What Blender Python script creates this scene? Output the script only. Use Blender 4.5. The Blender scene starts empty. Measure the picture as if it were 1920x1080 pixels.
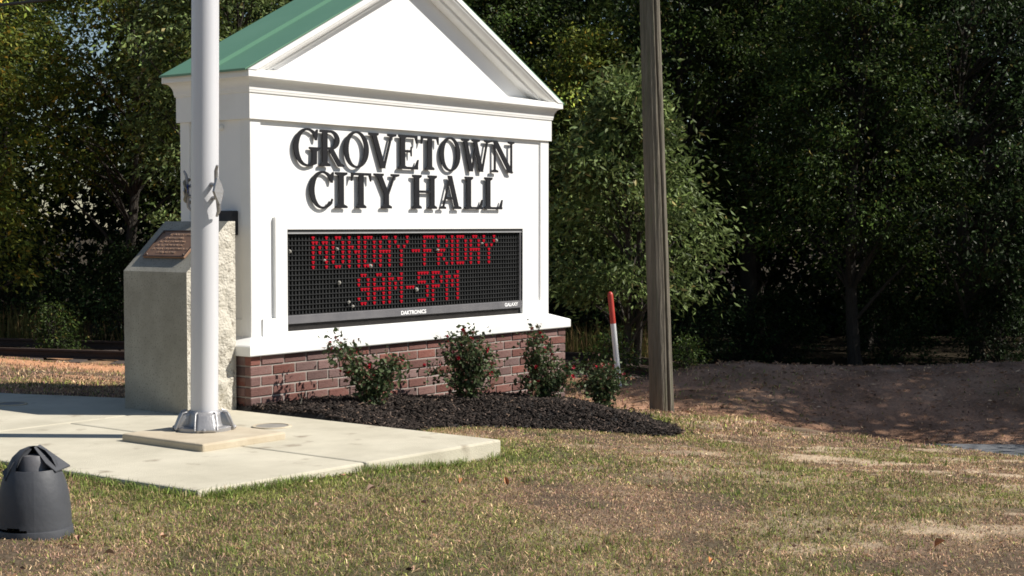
import bpy, bmesh, math
import numpy as np
from mathutils import Vector, Matrix
R = math.radians
rng = np.random.default_rng(11)
scene = bpy.context.scene
COL = scene.collection

# ------------------------------------------------------------------ camera
CX, CY, CZ, YAW, PITCH, FPX = -6.61567, -7.20635, 1.19749, 0.916292, 0.0420876, 2803.2
cam_d = bpy.data.cameras.new('camera'); cam = bpy.data.objects.new('camera', cam_d); COL.objects.link(cam)
cam.location = (CX, CY, CZ)
fw = Vector((math.sin(YAW)*math.cos(PITCH), math.cos(YAW)*math.cos(PITCH), -math.sin(PITCH)))
cam.rotation_euler = fw.to_track_quat('-Z', 'Y').to_euler()
cam_d.sensor_width = 36; cam_d.lens = FPX/1920*36; cam_d.clip_end = 2000; cam_d.clip_start = .05
scene.camera = cam

# ------------------------------------------------------------------ light
SUN = Vector((0.575, -0.818, 0.94)).normalized()
SUN_EL = math.asin(SUN.z); SUN_AZ = math.atan2(SUN.x, SUN.y)
world = bpy.data.worlds.new('World'); scene.world = world; world.use_nodes = True
wn = world.node_tree; bg = wn.nodes['Background']
sky = wn.nodes.new('ShaderNodeTexSky'); sky.sky_type = 'NISHITA'; sky.sun_disc = False
sky.sun_elevation = SUN_EL; sky.sun_rotation = SUN_AZ; sky.air_density = 1.0; sky.dust_density = .3
wn.links.new(sky.outputs[0], bg.inputs[0]); bg.inputs[1].default_value = 0.062
sun_d = bpy.data.lights.new('sun', 'SUN'); sun = bpy.data.objects.new('sun', sun_d); COL.objects.link(sun)
sun_d.energy = 5.0; sun_d.angle = R(.53); sun_d.color = (1.0, .945, .86)
sun.rotation_euler = SUN.to_track_quat('Z', 'Y').to_euler(); sun.location = (20, -20, 30)
vs = scene.view_settings; vs.view_transform = 'Standard'; vs.look = 'None'; vs.gamma = 1; vs.exposure = 0.48
vs.use_curve_mapping = False
cy = scene.cycles; cy.max_bounces = 6; cy.diffuse_bounces = 3; cy.glossy_bounces = 3; cy.transmission_bounces = 3
cy.transparent_max_bounces = 4; cy.filter_width = 1.7; cy.caustics_reflective = False; cy.caustics_refractive = False

# ------------------------------------------------------------------ helpers
def setp(o, label=None, cat=None, group=None, kind=None):
    if label: o['label'] = label
    if cat: o['category'] = cat
    if group: o['group'] = group
    if kind: o['kind'] = kind
    return o

def link(name, me, mat=None, parent=None):
    o = bpy.data.objects.new(name, me); COL.objects.link(o)
    if mat is not None and me is not None and len(me.materials) == 0: me.materials.append(mat)
    if parent is not None: o.parent = parent
    return o

def empty(name, loc, label, cat, group=None, rz=0):
    o = bpy.data.objects.new(name, None); COL.objects.link(o); o.location = loc; o.rotation_euler = (0, 0, rz)
    o.empty_display_size = .1
    return setp(o, label, cat, group)

def npmesh(name, v, f, col=None, smooth=False):
    """v Nx3; f MxK array (all the same K) or list of arrays"""
    me = bpy.data.meshes.new(name)
    fs = f if isinstance(f, list) else [f]
    v = np.asarray(v, np.float32)
    me.vertices.add(len(v)); me.vertices.foreach_set('co', v.ravel())
    loops = np.concatenate([np.asarray(a, np.int32).ravel() for a in fs])
    sizes = np.concatenate([np.full(len(a), np.asarray(a).shape[1], np.int32) for a in fs])
    starts = np.concatenate([[0], np.cumsum(sizes)[:-1]]).astype(np.int32)
    me.loops.add(len(loops)); me.loops.foreach_set('vertex_index', loops)
    me.polygons.add(len(sizes)); me.polygons.foreach_set('loop_start', starts)
    if smooth: me.polygons.foreach_set('use_smooth', np.ones(len(sizes), bool))
    me.update(calc_edges=True); me.validate()
    if col is not None:
        a = me.attributes.new('Col', 'FLOAT_COLOR', 'POINT')
        c = np.ones((len(v), 4), np.float32); c[:, :3] = col
        a.data.foreach_set('color', c.ravel())
    return me

class MB:
    def __init__(s): s.v = []; s.f = []
    def add(s, v, f):
        n = len(s.v); s.v += [tuple(map(float, p)) for p in v]; s.f += [tuple(int(i)+n for i in q) for q in f]; return s
    def box(s, x0, x1, y0, y1, z0, z1):
        return s.add([(x0,y0,z0),(x1,y0,z0),(x1,y1,z0),(x0,y1,z0),(x0,y0,z1),(x1,y0,z1),(x1,y1,z1),(x0,y1,z1)],
                     [(0,3,2,1),(4,5,6,7),(0,1,5,4),(1,2,6,5),(2,3,7,6),(3,0,4,7)])
    def prism(s, poly, y0, y1):
        """poly in XZ, extruded from y0 (front) to y1"""
        n = len(poly); v = [(x, y0, z) for x, z in poly]+[(x, y1, z) for x, z in poly]
        f = [tuple(range(n)), tuple(range(2*n-1, n-1, -1))]+[(i, i+n, (i+1) % n+n, (i+1) % n) for i in range(n)]
        return s.add(v, f)
    def tube(s, pts, rad, n=8, cap=True):
        pts = [Vector(p) for p in pts]; m = len(pts); rad = rad if hasattr(rad, '__len__') else [rad]*m
        v = []; prev = None
        for i, p in enumerate(pts):
            t = (pts[min(i+1, m-1)]-pts[max(i-1, 0)]).normalized()
            a = (Vector((1, 0, 0)) if abs(t.x) < .8 else Vector((0, 1, 0))) if prev is None else prev
            a = (a-t*a.dot(t)).normalized(); b = t.cross(a); prev = a
            for k in range(n):
                an = 2*math.pi*k/n; v.append(p+(a*math.cos(an)+b*math.sin(an))*rad[i])
        f = [(i*n+k, i*n+(k+1) % n, (i+1)*n+(k+1) % n, (i+1)*n+k) for i in range(m-1) for k in range(n)]
        if cap: f += [tuple(range(n-1, -1, -1)), tuple(range((m-1)*n, m*n))]
        return s.add(v, f)
    def lathe(s, prof, n=32, c=(0, 0, 0)):
        v = [(c[0]+r*math.cos(2*math.pi*k/n), c[1]+r*math.sin(2*math.pi*k/n), c[2]+z) for r, z in prof for k in range(n)]
        m = len(prof)
        f = [(i*n+k, i*n+(k+1) % n, (i+1)*n+(k+1) % n, (i+1)*n+k) for i in range(m-1) for k in range(n)]
        return s.add(v, f)
    def mesh(s, name, bevel=0, seg=2, smooth=False, weld=False):
        me = bpy.data.meshes.new(name); me.from_pydata(s.v, [], s.f); me.update()
        bm = bmesh.new(); bm.from_mesh(me)
        if weld: bmesh.ops.remove_doubles(bm, verts=bm.verts, dist=1e-5)
        bmesh.ops.recalc_face_normals(bm, faces=bm.faces)
        if bevel:
            ed = [e for e in bm.edges if len(e.link_faces) == 2 and e.calc_face_angle(0) > .5]
            bmesh.ops.bevel(bm, geom=ed, offset=bevel, segments=seg, affect='EDGES', profile=.5)
        bm.to_mesh(me); bm.free()
        if smooth:
            me.polygons.foreach_set('use_smooth', np.ones(len(me.polygons), bool))
            try: me.set_sharp_from_angle(angle=R(38))
            except Exception: pass
        return me
    def obj(s, name, mat, parent=None, bevel=0, seg=2, smooth=False, weld=False):
        return link(name, s.mesh(name, bevel, seg, smooth, weld), mat, parent)

def hashn(ix, iy, s):
    h = np.sin(ix*127.1+iy*311.7+s*74.7)*43758.5453
    return h-np.floor(h)
def vnoise(x, y, s=0.):
    ix = np.floor(x); iy = np.floor(y); fx = x-ix; fy = y-iy
    fx = fx*fx*(3-2*fx); fy = fy*fy*(3-2*fy)
    a = hashn(ix, iy, s); b = hashn(ix+1, iy, s); c = hashn(ix, iy+1, s); d = hashn(ix+1, iy+1, s)
    return a+(b-a)*fx+(c-a)*fy+(a-b-c+d)*fx*fy
def fbm(x, y, s=0., o=4):
    t = 0; amp = .5; nrm = 0
    for k in range(o):
        t = t+amp*vnoise(x*2**k+17.3*k, y*2**k-9.1*k, s+k); nrm += amp; amp *= .5
    return t/nrm
def sstep(x, a, b):
    t = np.clip((x-a)/(b-a), 0, 1); return t*t*(3-2*t)

# ------------------------------------------------------------------ materials
def mat(name, c1, c2=None, scale=8., rough=.6, bump=0., bscale=60., metal=0., spec=.5, rand=0., detail=6., stretch=None,
        contrast=.25, speck=None, gen='Object', dist=.01):
    m = bpy.data.materials.new(name); m.use_nodes = True; nt = m.node_tree; N = nt.nodes; L = nt.links
    p = N['Principled BSDF']; p.inputs['Roughness'].default_value = rough; p.inputs['Metallic'].default_value = metal
    p.inputs['Specular IOR Level'].default_value = spec
    tc = N.new('ShaderNodeTexCoord'); co = tc.outputs[gen]
    if stretch:
        mp = N.new('ShaderNodeMapping'); mp.inputs['Scale'].default_value = stretch; L.new(co, mp.inputs[0]); co = mp.outputs[0]
    out = None
    if c2 is not None:
        nz = N.new('ShaderNodeTexNoise'); nz.inputs['Scale'].default_value = scale; nz.inputs['Detail'].default_value = detail
        nz.inputs['Roughness'].default_value = .62; L.new(co, nz.inputs['Vector'])
        rp = N.new('ShaderNodeValToRGB'); rp.color_ramp.elements[0].position = .5-contrast; rp.color_ramp.elements[1].position = .5+contrast
        rp.color_ramp.elements[0].color = (*c1, 1); rp.color_ramp.elements[1].color = (*c2, 1)
        L.new(nz.outputs['Fac'], rp.inputs[0]); out = rp.outputs[0]
    else:
        rgb = N.new('ShaderNodeRGB'); rgb.outputs[0].default_value = (*c1, 1); out = rgb.outputs[0]
    if speck:
        cs, sc, lo = speck
        n2 = N.new('ShaderNodeTexNoise'); n2.inputs['Scale'].default_value = sc; n2.inputs['Detail'].default_value = 3; L.new(co, n2.inputs['Vector'])
        r2 = N.new('ShaderNodeValToRGB'); r2.color_ramp.elements[0].position = lo; r2.color_ramp.elements[1].position = min(lo+.12, 1)
        L.new(n2.outputs['Fac'], r2.inputs[0])
        mx = N.new('ShaderNodeMix'); mx.data_type = 'RGBA'; L.new(r2.outputs[0], mx.inputs[0]); L.new(out, mx.inputs[6]); mx.inputs[7].default_value = (*cs, 1)
        out = mx.outputs[2]
    if rand:
        oi = N.new('ShaderNodeObjectInfo'); mr = N.new('ShaderNodeMapRange'); L.new(oi.outputs['Random'], mr.inputs[0])
        mr.inputs[3].default_value = 1-rand; mr.inputs[4].default_value = 1+rand
        hs = N.new('ShaderNodeHueSaturation'); L.new(mr.outputs[0], hs.inputs['Value']); L.new(out, hs.inputs['Color'])
        m2 = N.new('ShaderNodeMath'); m2.operation = 'MULTIPLY'; m2.inputs[1].default_value = 7.31; L.new(oi.outputs['Random'], m2.inputs[0])
        m3 = N.new('ShaderNodeMath'); m3.operation = 'FRACT'; L.new(m2.outputs[0], m3.inputs[0])
        mr2 = N.new('ShaderNodeMapRange'); L.new(m3.outputs[0], mr2.inputs[0]); mr2.inputs[3].default_value = 1-rand*1.2; mr2.inputs[4].default_value = 1+rand*.6
        L.new(mr2.outputs[0], hs.inputs['Saturation']); out = hs.outputs[0]
    L.new(out, p.inputs['Base Color'])
    if bump:
        nb = N.new('ShaderNodeTexNoise'); nb.inputs['Scale'].default_value = bscale; nb.inputs['Detail'].default_value = 5; L.new(co, nb.inputs['Vector'])
        bp = N.new('ShaderNodeBump'); bp.inputs['Strength'].default_value = bump; bp.inputs['Distance'].default_value = dist
        L.new(nb.outputs['Fac'], bp.inputs['Height']); L.new(bp.outputs[0], p.inputs['Normal'])
    return m

def attr_mat(name, rough=.6, spec=.3, trans=0., rand=0., noise=None, bump=0., bscale=80.):
    m = bpy.data.materials.new(name); m.use_nodes = True; nt = m.node_tree; N = nt.nodes; L = nt.links
    p = N['Principled BSDF']; p.inputs['Roughness'].default_value = rough; p.inputs['Specular IOR Level'].default_value = spec
    at = N.new('ShaderNodeAttribute'); at.attribute_name = 'Col'; out = at.outputs['Color']
    if rand:
        oi = N.new('ShaderNodeObjectInfo'); mr = N.new('ShaderNodeMapRange'); L.new(oi.outputs['Random'], mr.inputs[0])
        mr.inputs[3].default_value = 1-rand; mr.inputs[4].default_value = 1+rand
        hs = N.new('ShaderNodeHueSaturation'); L.new(mr.outputs[0], hs.inputs['Value']); L.new(out, hs.inputs['Color']); out = hs.outputs[0]
    tc = N.new('ShaderNodeTexCoord')
    if noise:
        sc, amt = noise
        nz = N.new('ShaderNodeTexNoise'); nz.inputs['Scale'].default_value = sc; nz.inputs['Detail'].default_value = 8; nz.inputs['Roughness'].default_value = .7
        L.new(tc.outputs['Object'], nz.inputs['Vector'])
        mr = N.new('ShaderNodeMapRange'); L.new(nz.outputs['Fac'], mr.inputs[0]); mr.inputs[1].default_value = .3; mr.inputs[2].default_value = .7
        mr.inputs[3].default_value = 1-amt; mr.inputs[4].default_value = 1+amt
        hs = N.new('ShaderNodeHueSaturation'); L.new(mr.outputs[0], hs.inputs['Value']); L.new(out, hs.inputs['Color']); out = hs.outputs[0]
    L.new(out, p.inputs['Base Color'])
    if bump:
        nb = N.new('ShaderNodeTexNoise'); nb.inputs['Scale'].default_value = bscale; nb.inputs['Detail'].default_value = 6; L.new(tc.outputs['Object'], nb.inputs['Vector'])
        bp = N.new('ShaderNodeBump'); bp.inputs['Strength'].default_value = bump; bp.inputs['Distance'].default_value = .02
        L.new(nb.outputs['Fac'], bp.inputs['Height']); L.new(bp.outputs[0], p.inputs['Normal'])
    if trans:
        tr = N.new('ShaderNodeBsdfTranslucent'); L.new(out, tr.inputs['Color'])
        mx = N.new('ShaderNodeMixShader'); mx.inputs[0].default_value = trans
        L.new(p.outputs[0], mx.inputs[1]); L.new(tr.outputs[0], mx.inputs[2]); L.new(mx.outputs[0], N['Material Output'].inputs['Surface'])
    return m

def emis(name, col, strength, base=(.02, .02, .02)):
    m = bpy.data.materials.new(name); m.use_nodes = True; p = m.node_tree.nodes['Principled BSDF']
    p.inputs['Base Color'].default_value = (*base, 1); p.inputs['Emission Color'].default_value = (*col, 1); p.inputs['Emission Strength'].default_value = strength
    p.inputs['Roughness'].default_value = .4
    return m

M = {}
M['ground'] = attr_mat('ground', rough=.95, spec=.1, noise=(38, .35), bump=.5, bscale=55)
M['grass'] = attr_mat('grass', rough=.7, spec=.2, trans=.25)
M['leaf'] = attr_mat('leaf', rough=.5, spec=.16, trans=.32, rand=.18)
M['roseleaf'] = attr_mat('rose_leaf', rough=.5, spec=.25, trans=.25)
M['mulch'] = mat('mulch', (.008, .007, .006), (.03, .024, .022), 30, .9, .6, 70)
M['chip'] = attr_mat('chip', rough=.85, spec=.2)
M['concrete'] = mat('concrete', (.42, .385, .295), (.60, .555, .44), 2.0, .9, .4, 160, speck=((.30, .255, .19), 5, .615), contrast=.22, detail=10)
M['concrete_dark'] = mat('concrete_groove', (.16, .13, .1), (.22, .18, .14), 20, .95)
M['pad'] = mat('pad_concrete', (.42, .35, .25), (.56, .49, .37), 5, .9, .3, 120)
M['white'] = mat('white_paint', (.78, .78, .78), (.82, .82, .81), 2, .45, .06, 30, contrast=.35)
M['white_trim'] = mat('white_trim', (.74, .735, .71), (.82, .82, .81), 3, .45, .06, 30)
M['roof'] = mat('green_metal', (.10, .228, .138), (.12, .255, .16), 2.5, .42, 0, metal=.0, spec=.6)
M['brick'] = mat('brick', (.125, .052, .042), (.20, .092, .075), 9, .92, .6, 120, rand=.28, speck=((.20, .15, .13), 6, .55), gen='Object')
M['mortar'] = mat('mortar', (.27, .235, .21), (.40, .355, .32), 5, .95, .4, 150)
M['letter'] = mat('letter_metal', (.010, .010, .012), (.018, .018, .021), 14, .55, 0, spec=.2)
M['ledblack'] = mat('led_black', (.010, .010, .011), (.018, .018, .019), 9, .55, .1, 60)
M['louver'] = mat('louver', (.014, .015, .0155), (.024, .0245, .025), 12, .7, spec=.2)
M['bezel'] = mat('bezel', (.09, .09, .10), (.15, .145, .15), 6, .5, .1, 60, speck=((.30, .28, .25), 11, .68))
M['mesh'] = mat('mesh_panel', (.022, .019, .018), (.05, .042, .036), 16, .8, 1.0, 160)
M['trimgrey'] = mat('aluminium_trim', (.42, .42, .43), (.5, .5, .5), 8, .4, metal=.5)
M['red'] = emis('led_red', (1.0, .006, .035), .43, (.06, .0, .0))
M['printwhite'] = mat('print_white', (.82, .82, .82))
M['granite'] = mat('granite', (.20, .19, .155), (.37, .355, .30), 3.2, .85, .15, 200, speck=((.17, .155, .13), 90, .56))
M['granite_rough'] = mat('granite_rough', (.42, .39, .32), (.62, .58, .50), 9, .9, .8, 60, speck=((.22, .19, .15), 22, .60), dist=.02)
M['bronze'] = mat('bronze', (.25, .14, .085), (.32, .19, .12), 14, .5, .1, 90, metal=.35)
M['bronze_dark'] = mat('bronze_dark', (.05, .03, .022), (.09, .055, .04), 14, .5, metal=.3)
M['bronze_light'] = mat('bronze_raised', (.40, .27, .19), (.48, .33, .24), 14, .4, metal=.4)
M['pole'] = mat('satin_aluminium', (.60, .60, .63), (.66, .66, .68), 3, .34, .03, 40, metal=.12, stretch=(6, 6, .6))
M['cast'] = mat('cast_aluminium', (.34, .335, .34), (.44, .43, .43), 18, .42, .15, 90, metal=.6)
M['rope'] = mat('rope', (.22, .20, .15), (.34, .31, .25), 60, .9)
M['blue'] = mat('blue_tape', (.02, .05, .22), None, rough=.5)
M['dark'] = mat('dark_box', (.014, .014, .017), (.03, .03, .034), 12, .6)
M['shroud'] = mat('dark_plastic', (.042, .045, .052), (.062, .065, .074), 5, .6, .25, 35, dist=.006)
M['wood'] = mat('pole_wood', (.07, .06, .044), (.20, .175, .135), 5, .9, .8, 9, stretch=(9, 9, .55), speck=((.12, .115, .075), 4, .56), dist=.02)
M['wood_crack'] = mat('wood_crack', (.014, .011, .009), None, rough=.95)
M['bark'] = mat('bark', (.022, .017, .013), (.055, .045, .036), 9, .95, .9, 16, stretch=(4, 4, .7), dist=.03)
M['stem'] = mat('rose_stem', (.05, .06, .025), (.10, .075, .04), 20, .7)
M['petal'] = mat('petal', (.28, .008, .022), (.46, .02, .04), 40, .55, rand=.2)
M['rail'] = mat('rusty_rail', (.028, .017, .012), (.06, .034, .024), 20, .8)
M['sleeper'] = mat('sleeper', (.04, .03, .024), (.08, .06, .05), 8, .95, .5, 20)
M['road'] = mat('asphalt', (.10, .105, .115), (.15, .155, .16), 25, .8, .3, 150)
M['plastic_white'] = mat('marker_white', (.70, .70, .70), (.78, .78, .77), 4, .45)
M['plastic_red'] = mat('marker_red', (.40, .035, .022), (.47, .05, .032), 5, .45)
M['cable'] = mat('cable', (.01, .01, .01), None, rough=.5)
M['deadleaf'] = mat('dead_leaf', (.30, .13, .06), (.48, .26, .14), 15, .8, rand=.3)
M['speckle'] = mat('pale_mud', (.30, .29, .25), (.42, .40, .36), 40, .9)
M['plate'] = mat('cover_plate', (.20, .19, .17), (.28, .26, .23), 14, .7)

# ------------------------------------------------------------------ terrain
f0, f1, r0, r1 = math.sin(YAW), math.cos(YAW), math.cos(YAW), -math.sin(YAW)    # axes of the railway and bank
def to_ld(x, y): return (x-CX)*r0+(y-CY)*r1, (x-CX)*f0+(y-CY)*f1
def to_xy(la, d): return CX+la*r0+d*f0, CY+la*r1+d*f1
def rail_d(la):
    return 16.75+np.logaddexp(0, (-(la)*.3265+.25)*2.2)/2.2
SLAB_X0, SLAB_X1, SLAB_Y0, SLAB_Y1 = -2.16, -.03, -2.04, 6.0
SLAB_POLY = [(-2.16, -2.0), (-.06, -2.10), (-.03, 1.15), (-.45, 2.3), (-.9, 3.6), (-1.1, 7.0), (-3.3, 7.0), (-2.75, 3.0), (-2.2, -.3)]
BED = [(-.03, .12), (-.03, -1.28), (.35, -1.10), (.8, -.88), (1.24, -.93), (1.55, -1.13), (1.78, -1.42), (1.86, -1.74), (2.02, -1.98), (2.38, -1.79), (3.07, -1.18), (3.69, -.62), (3.92, -.2), (3.78, .16)]
def inpoly(x, y, P):
    x = np.asarray(x); y = np.asarray(y); r = np.zeros(x.shape, bool); n = len(P)
    for i in range(n):
        x1, y1 = P[i]; x2, y2 = P[(i+1) % n]
        c = ((y1 > y) != (y2 > y)) & (x < (x2-x1)*(y-y1)/((y2-y1) if y2 != y1 else 1e-9)+x1); r ^= c
    return r
def dseg(x, y, P, closed=False):
    d = np.full(np.shape(x), 1e9)
    n = len(P)
    for i in range(n if closed else n-1):
        x1, y1 = P[i]; x2, y2 = P[(i+1) % n]; dx, dy = x2-x1, y2-y1
        t = np.clip(((x-x1)*dx+(y-y1)*dy)/(dx*dx+dy*dy), 0, 1); d = np.minimum(d, np.hypot(x-x1-t*dx, y-y1-t*dy))
    return d
def gz(x, y):
    x = np.asarray(x, float); y = np.asarray(y, float)
    xp = np.log1p(np.exp(np.clip(x*6, -50, 50)))/6; xm = x-xp
    xq = np.minimum(xp, 7.5)
    z = -.06-.085*xq+.0035*np.minimum(xq, 1)*0-.012*np.clip(xm, -12, 0)
    la, d = to_ld(x, y)
    crest = 12.9-1.75*(la-1.5)
    m = sstep(d-crest, 0., 1.5)*sstep(la, 1.9, 3.3)*(1-sstep(d, 14.2, 15.5))
    z = z+(np.minimum(z, -.74)-z)*m
    t = sstep(d, 12.9, 15.3)*sstep(la, .2, 2.4)
    z = z+(-.235+.02*np.sin(la*1.3)-z)*t*(1-sstep(d, 15.5, 16.3))
    rd = rail_d(la)
    c = sstep(d-rd, -1.3, -.55)
    z = z+(-.50-.2*sstep(la, .9, 3.)-z)*c
    z = z-.10*sstep(d-rd, 2, 12)
    far = sstep(np.hypot(x, y), 40, 120)
    z = z*(1-far)+(-.7)*far
    es = dseg(x, y, SLAB_POLY, True)
    cl_ = -.035-.062*sstep(x, -1.5, -.3)
    z = np.where(y < -1.2, z+(np.minimum(z, cl_)-z)*(1-sstep(es, .15, .8)), z)
    z = z+(fbm(x*1.7, y*1.7, 3, 3)-.5)*.045*sstep(es, .1, .8)+ (fbm(x*9, y*9, 5, 2)-.5)*.014
    return z

def bed_h(x, y):
    e = dseg(x, y, BED[1:])
    e0 = dseg(x, y, BED[:2])
    return .012+.125*sstep(e, 0, .62)*(.62+.38*sstep(e0, 0, .8))*(1-.3*sstep(x, 2.2, 3.6))

def lawn_masks(x, y):
    """0..1 masks: bare sand, orange dirt, fresh green, road, under forest"""
    la, d = to_ld(x, y); rd = rail_d(la)
    n1 = fbm(x*.9+3, y*.9, 1, 4); n2 = fbm(x*2.6, y*2.6+5, 2, 4); n3 = fbm(x*.45, y*.45, 8, 3)
    bare = sstep(n2*.55+n1*.45, .56, .63)*(.35+.65*sstep(la, -1.0, 2.0))
    # worn patches on the right
    al = fbm(la*1.5, d*4.6, 21, 4)
    bare = np.maximum(bare, sstep(al, .58, .66)*sstep(la, .3, 1.6)*sstep(d, 5.5, 6.5)*(1-sstep(d, 9.5, 12.5)))
    back = sstep(y, 1.8, 2.6)*(1-sstep(la, -.2, .6))
    stripe = np.exp(-((d-(rd-2.1))/.85)**2)*sstep(fbm(la*.6, d*1.4, 31, 3), .28, .5)
    orange = np.clip(back*(stripe*1.0+.55*sstep(n2, .5, .62)), 0, 1)
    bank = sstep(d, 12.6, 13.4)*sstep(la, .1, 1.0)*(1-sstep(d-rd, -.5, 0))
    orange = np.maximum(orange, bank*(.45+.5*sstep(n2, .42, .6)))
    es = dseg(x, y, SLAB_POLY, True); eb = dseg(x, y, BED[1:])
    g = np.exp(-(es/.22)**2)*.9+np.exp(-(eb/.17)**2)*.8
    g = g+sstep(n3*.5+n1*.5, .50, .62)*.55+.75*np.exp(-((dseg(x, y, [(1.9, -2.25), (1.1, -3.1), (.6, -3.6)]))/.18)**2)
    g = np.clip(g, 0, 1)
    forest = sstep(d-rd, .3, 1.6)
    return bare*(1-back)*(1-g*.8), orange, g*(1-back*.5), bank, forest, n1, n2

def axis(lo, hi, step, far):
    a = list(np.arange(lo, hi+1e-6, step)); s = step; x = hi; b = []
    while x < far: s *= 1.22; x += s; b.append(x)
    s = step; x = lo; c = []
    while x > -far: s *= 1.22; x -= s; c.append(x)
    return np.array(c[::-1]+a+b)
gx = axis(-5.2, 9.5, .055, 420.); gy = axis(-6.5, 9.5, .055, 420.)
GX, GY = np.meshgrid(gx, gy, indexing='ij'); GZ = gz(GX, GY)
ins = inpoly(GX, GY, [(-2.12, -1.96), (-.1, -2.05), (-.07, 1.12), (-.5, 2.3), (-.95, 3.6), (-1.15, 6.95), (-3.25, 6.95), (-2.7, 3.0), (-2.16, -.3)])
GZ = np.where(ins, -.16, GZ)
es_ = dseg(GX, GY, SLAB_POLY, True)
bare, orange, green, bank, forest, n1, n2 = lawn_masks(GX, GY)
def mixc(a, b, t): return a*(1-t[..., None])+np.asarray(b)*t[..., None]
thatch = mixc(np.broadcast_to(np.array([.105, .078, .054]), GX.shape+(3,)), (.19, .14, .095), sstep(n2, .35, .65))
gc = mixc(thatch, (.085, .10, .035), green*.7)
gc = mixc(gc, (.44, .34, .235), bare)
gc = mixc(gc, (.52, .27, .15), orange*(1-bank*.65))
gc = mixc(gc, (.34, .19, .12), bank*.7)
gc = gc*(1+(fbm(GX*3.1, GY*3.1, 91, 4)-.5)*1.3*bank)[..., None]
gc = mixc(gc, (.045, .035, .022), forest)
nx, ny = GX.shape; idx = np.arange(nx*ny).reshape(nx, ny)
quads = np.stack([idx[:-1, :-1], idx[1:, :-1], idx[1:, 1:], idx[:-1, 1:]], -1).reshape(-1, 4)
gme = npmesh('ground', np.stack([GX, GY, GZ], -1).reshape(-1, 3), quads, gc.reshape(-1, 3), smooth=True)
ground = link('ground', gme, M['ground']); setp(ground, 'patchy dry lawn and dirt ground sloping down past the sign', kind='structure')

# road in the dip on the right
la = np.linspace(2.0, 40, 120); dd = np.linspace(11.25, 12.95, 10)
LA, DD = np.meshgrid(la, dd, indexing='ij'); RX, RY = to_xy(LA, DD); RZ = np.minimum(gz(RX, RY)+.03, -.70)
RZ = np.where(LA < 7, RZ, -.70)
ii = np.arange(LA.size).reshape(LA.shape)
rq = np.stack([ii[:-1, :-1], ii[1:, :-1], ii[1:, 1:], ii[:-1, 1:]], -1).reshape(-1, 4)
setp(link('road', npmesh('road', np.stack([RX, RY, RZ], -1).reshape(-1, 3), rq), M['road']), 'strip of grey asphalt road in the shade beyond the lawn', kind='structure')

# ------------------------------------------------------------------ walkway
walk = empty('concrete_walkway', (0, 0, 0), 'pale concrete walkway under the flagpole and stone', None); walk['kind'] = 'structure'
def slab_panel(poly, z0=-.24, z1=0.):
    mb = MB(); n = len(poly)
    mb.add([(x, y, z0) for x, y in poly]+[(x, y, z1) for x, y in poly], [tuple(range(n-1, -1, -1)), tuple(range(n, 2*n))]+[(i, (i+1) % n, (i+1) % n+n, i+n) for i in range(n)])
    return mb.obj('slab_panel', M['concrete'], walk, bevel=.012, seg=2)
j = .006
slab_panel([(-2.16, -2.0), (-1.11-j, -2.05), (-1.10-j, .42-j), (-2.28, .42-j), (-2.2, -.3)])
slab_panel([(-1.11+j, -2.05), (-.06, -2.10), (-.045, .42-j), (-1.10+j, .42-j)])
slab_panel([(-2.28, .42+j), (-.045, .42+j), (-.03, 1.15), (-.45, 2.3), (-.53, 2.5-j), (-2.67, 2.5-j)])
slab_panel([(-2.68, 2.5+j), (-.53, 2.5+j), (-.9, 3.6), (-1.1, 7.0), (-3.3, 7.0), (-2.75, 3.0)])
mb = MB(); mb.box(-2.0, -.3, -1.9, 2.3, -.2, -.014); mb.box(-2.5, -1.2, 2.0, 5, -.2, -.0145); mb.obj('joint_filler', M['concrete_dark'], walk)

# flagpole pad (a concrete block proud of the walkway)
pad = MB().box(-1.385, -.78, -1.135, -.46, -.01, .042).obj('flagpole_pad', M['pad'], None, bevel=.012)
setp(pad, 'square raised concrete pad under the flagpole base', 'concrete pad')

def cover(x, y, r, label):
    e = empty('cover_plate', (x, y, .0), label, 'cover plate')
    MB().lathe([(0.001, .006), (r*.82, .006), (r*.84, .002)], 28).obj('lid', M['plate'], e)
    MB().lathe([(r*.87, .001), (r*.87, .008), (r, .008), (r*1.02, .001)], 28).obj('rim', M['pad'], e)
cover(-.47, -.69, .115, 'round flush grey cover plate in the walkway right of flagpole')
cover(-.76, 1.50, .10, 'round dark cover plate in shaded walkway at left edge')

# ------------------------------------------------------------------ the sign
L, D, I = 3.504, .891, .0996
ZS = .349
sign = empty('city_hall_sign', (0, 0, 0), 'white gabled city hall sign with green roof and red message board on brick base', 'sign')
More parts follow.
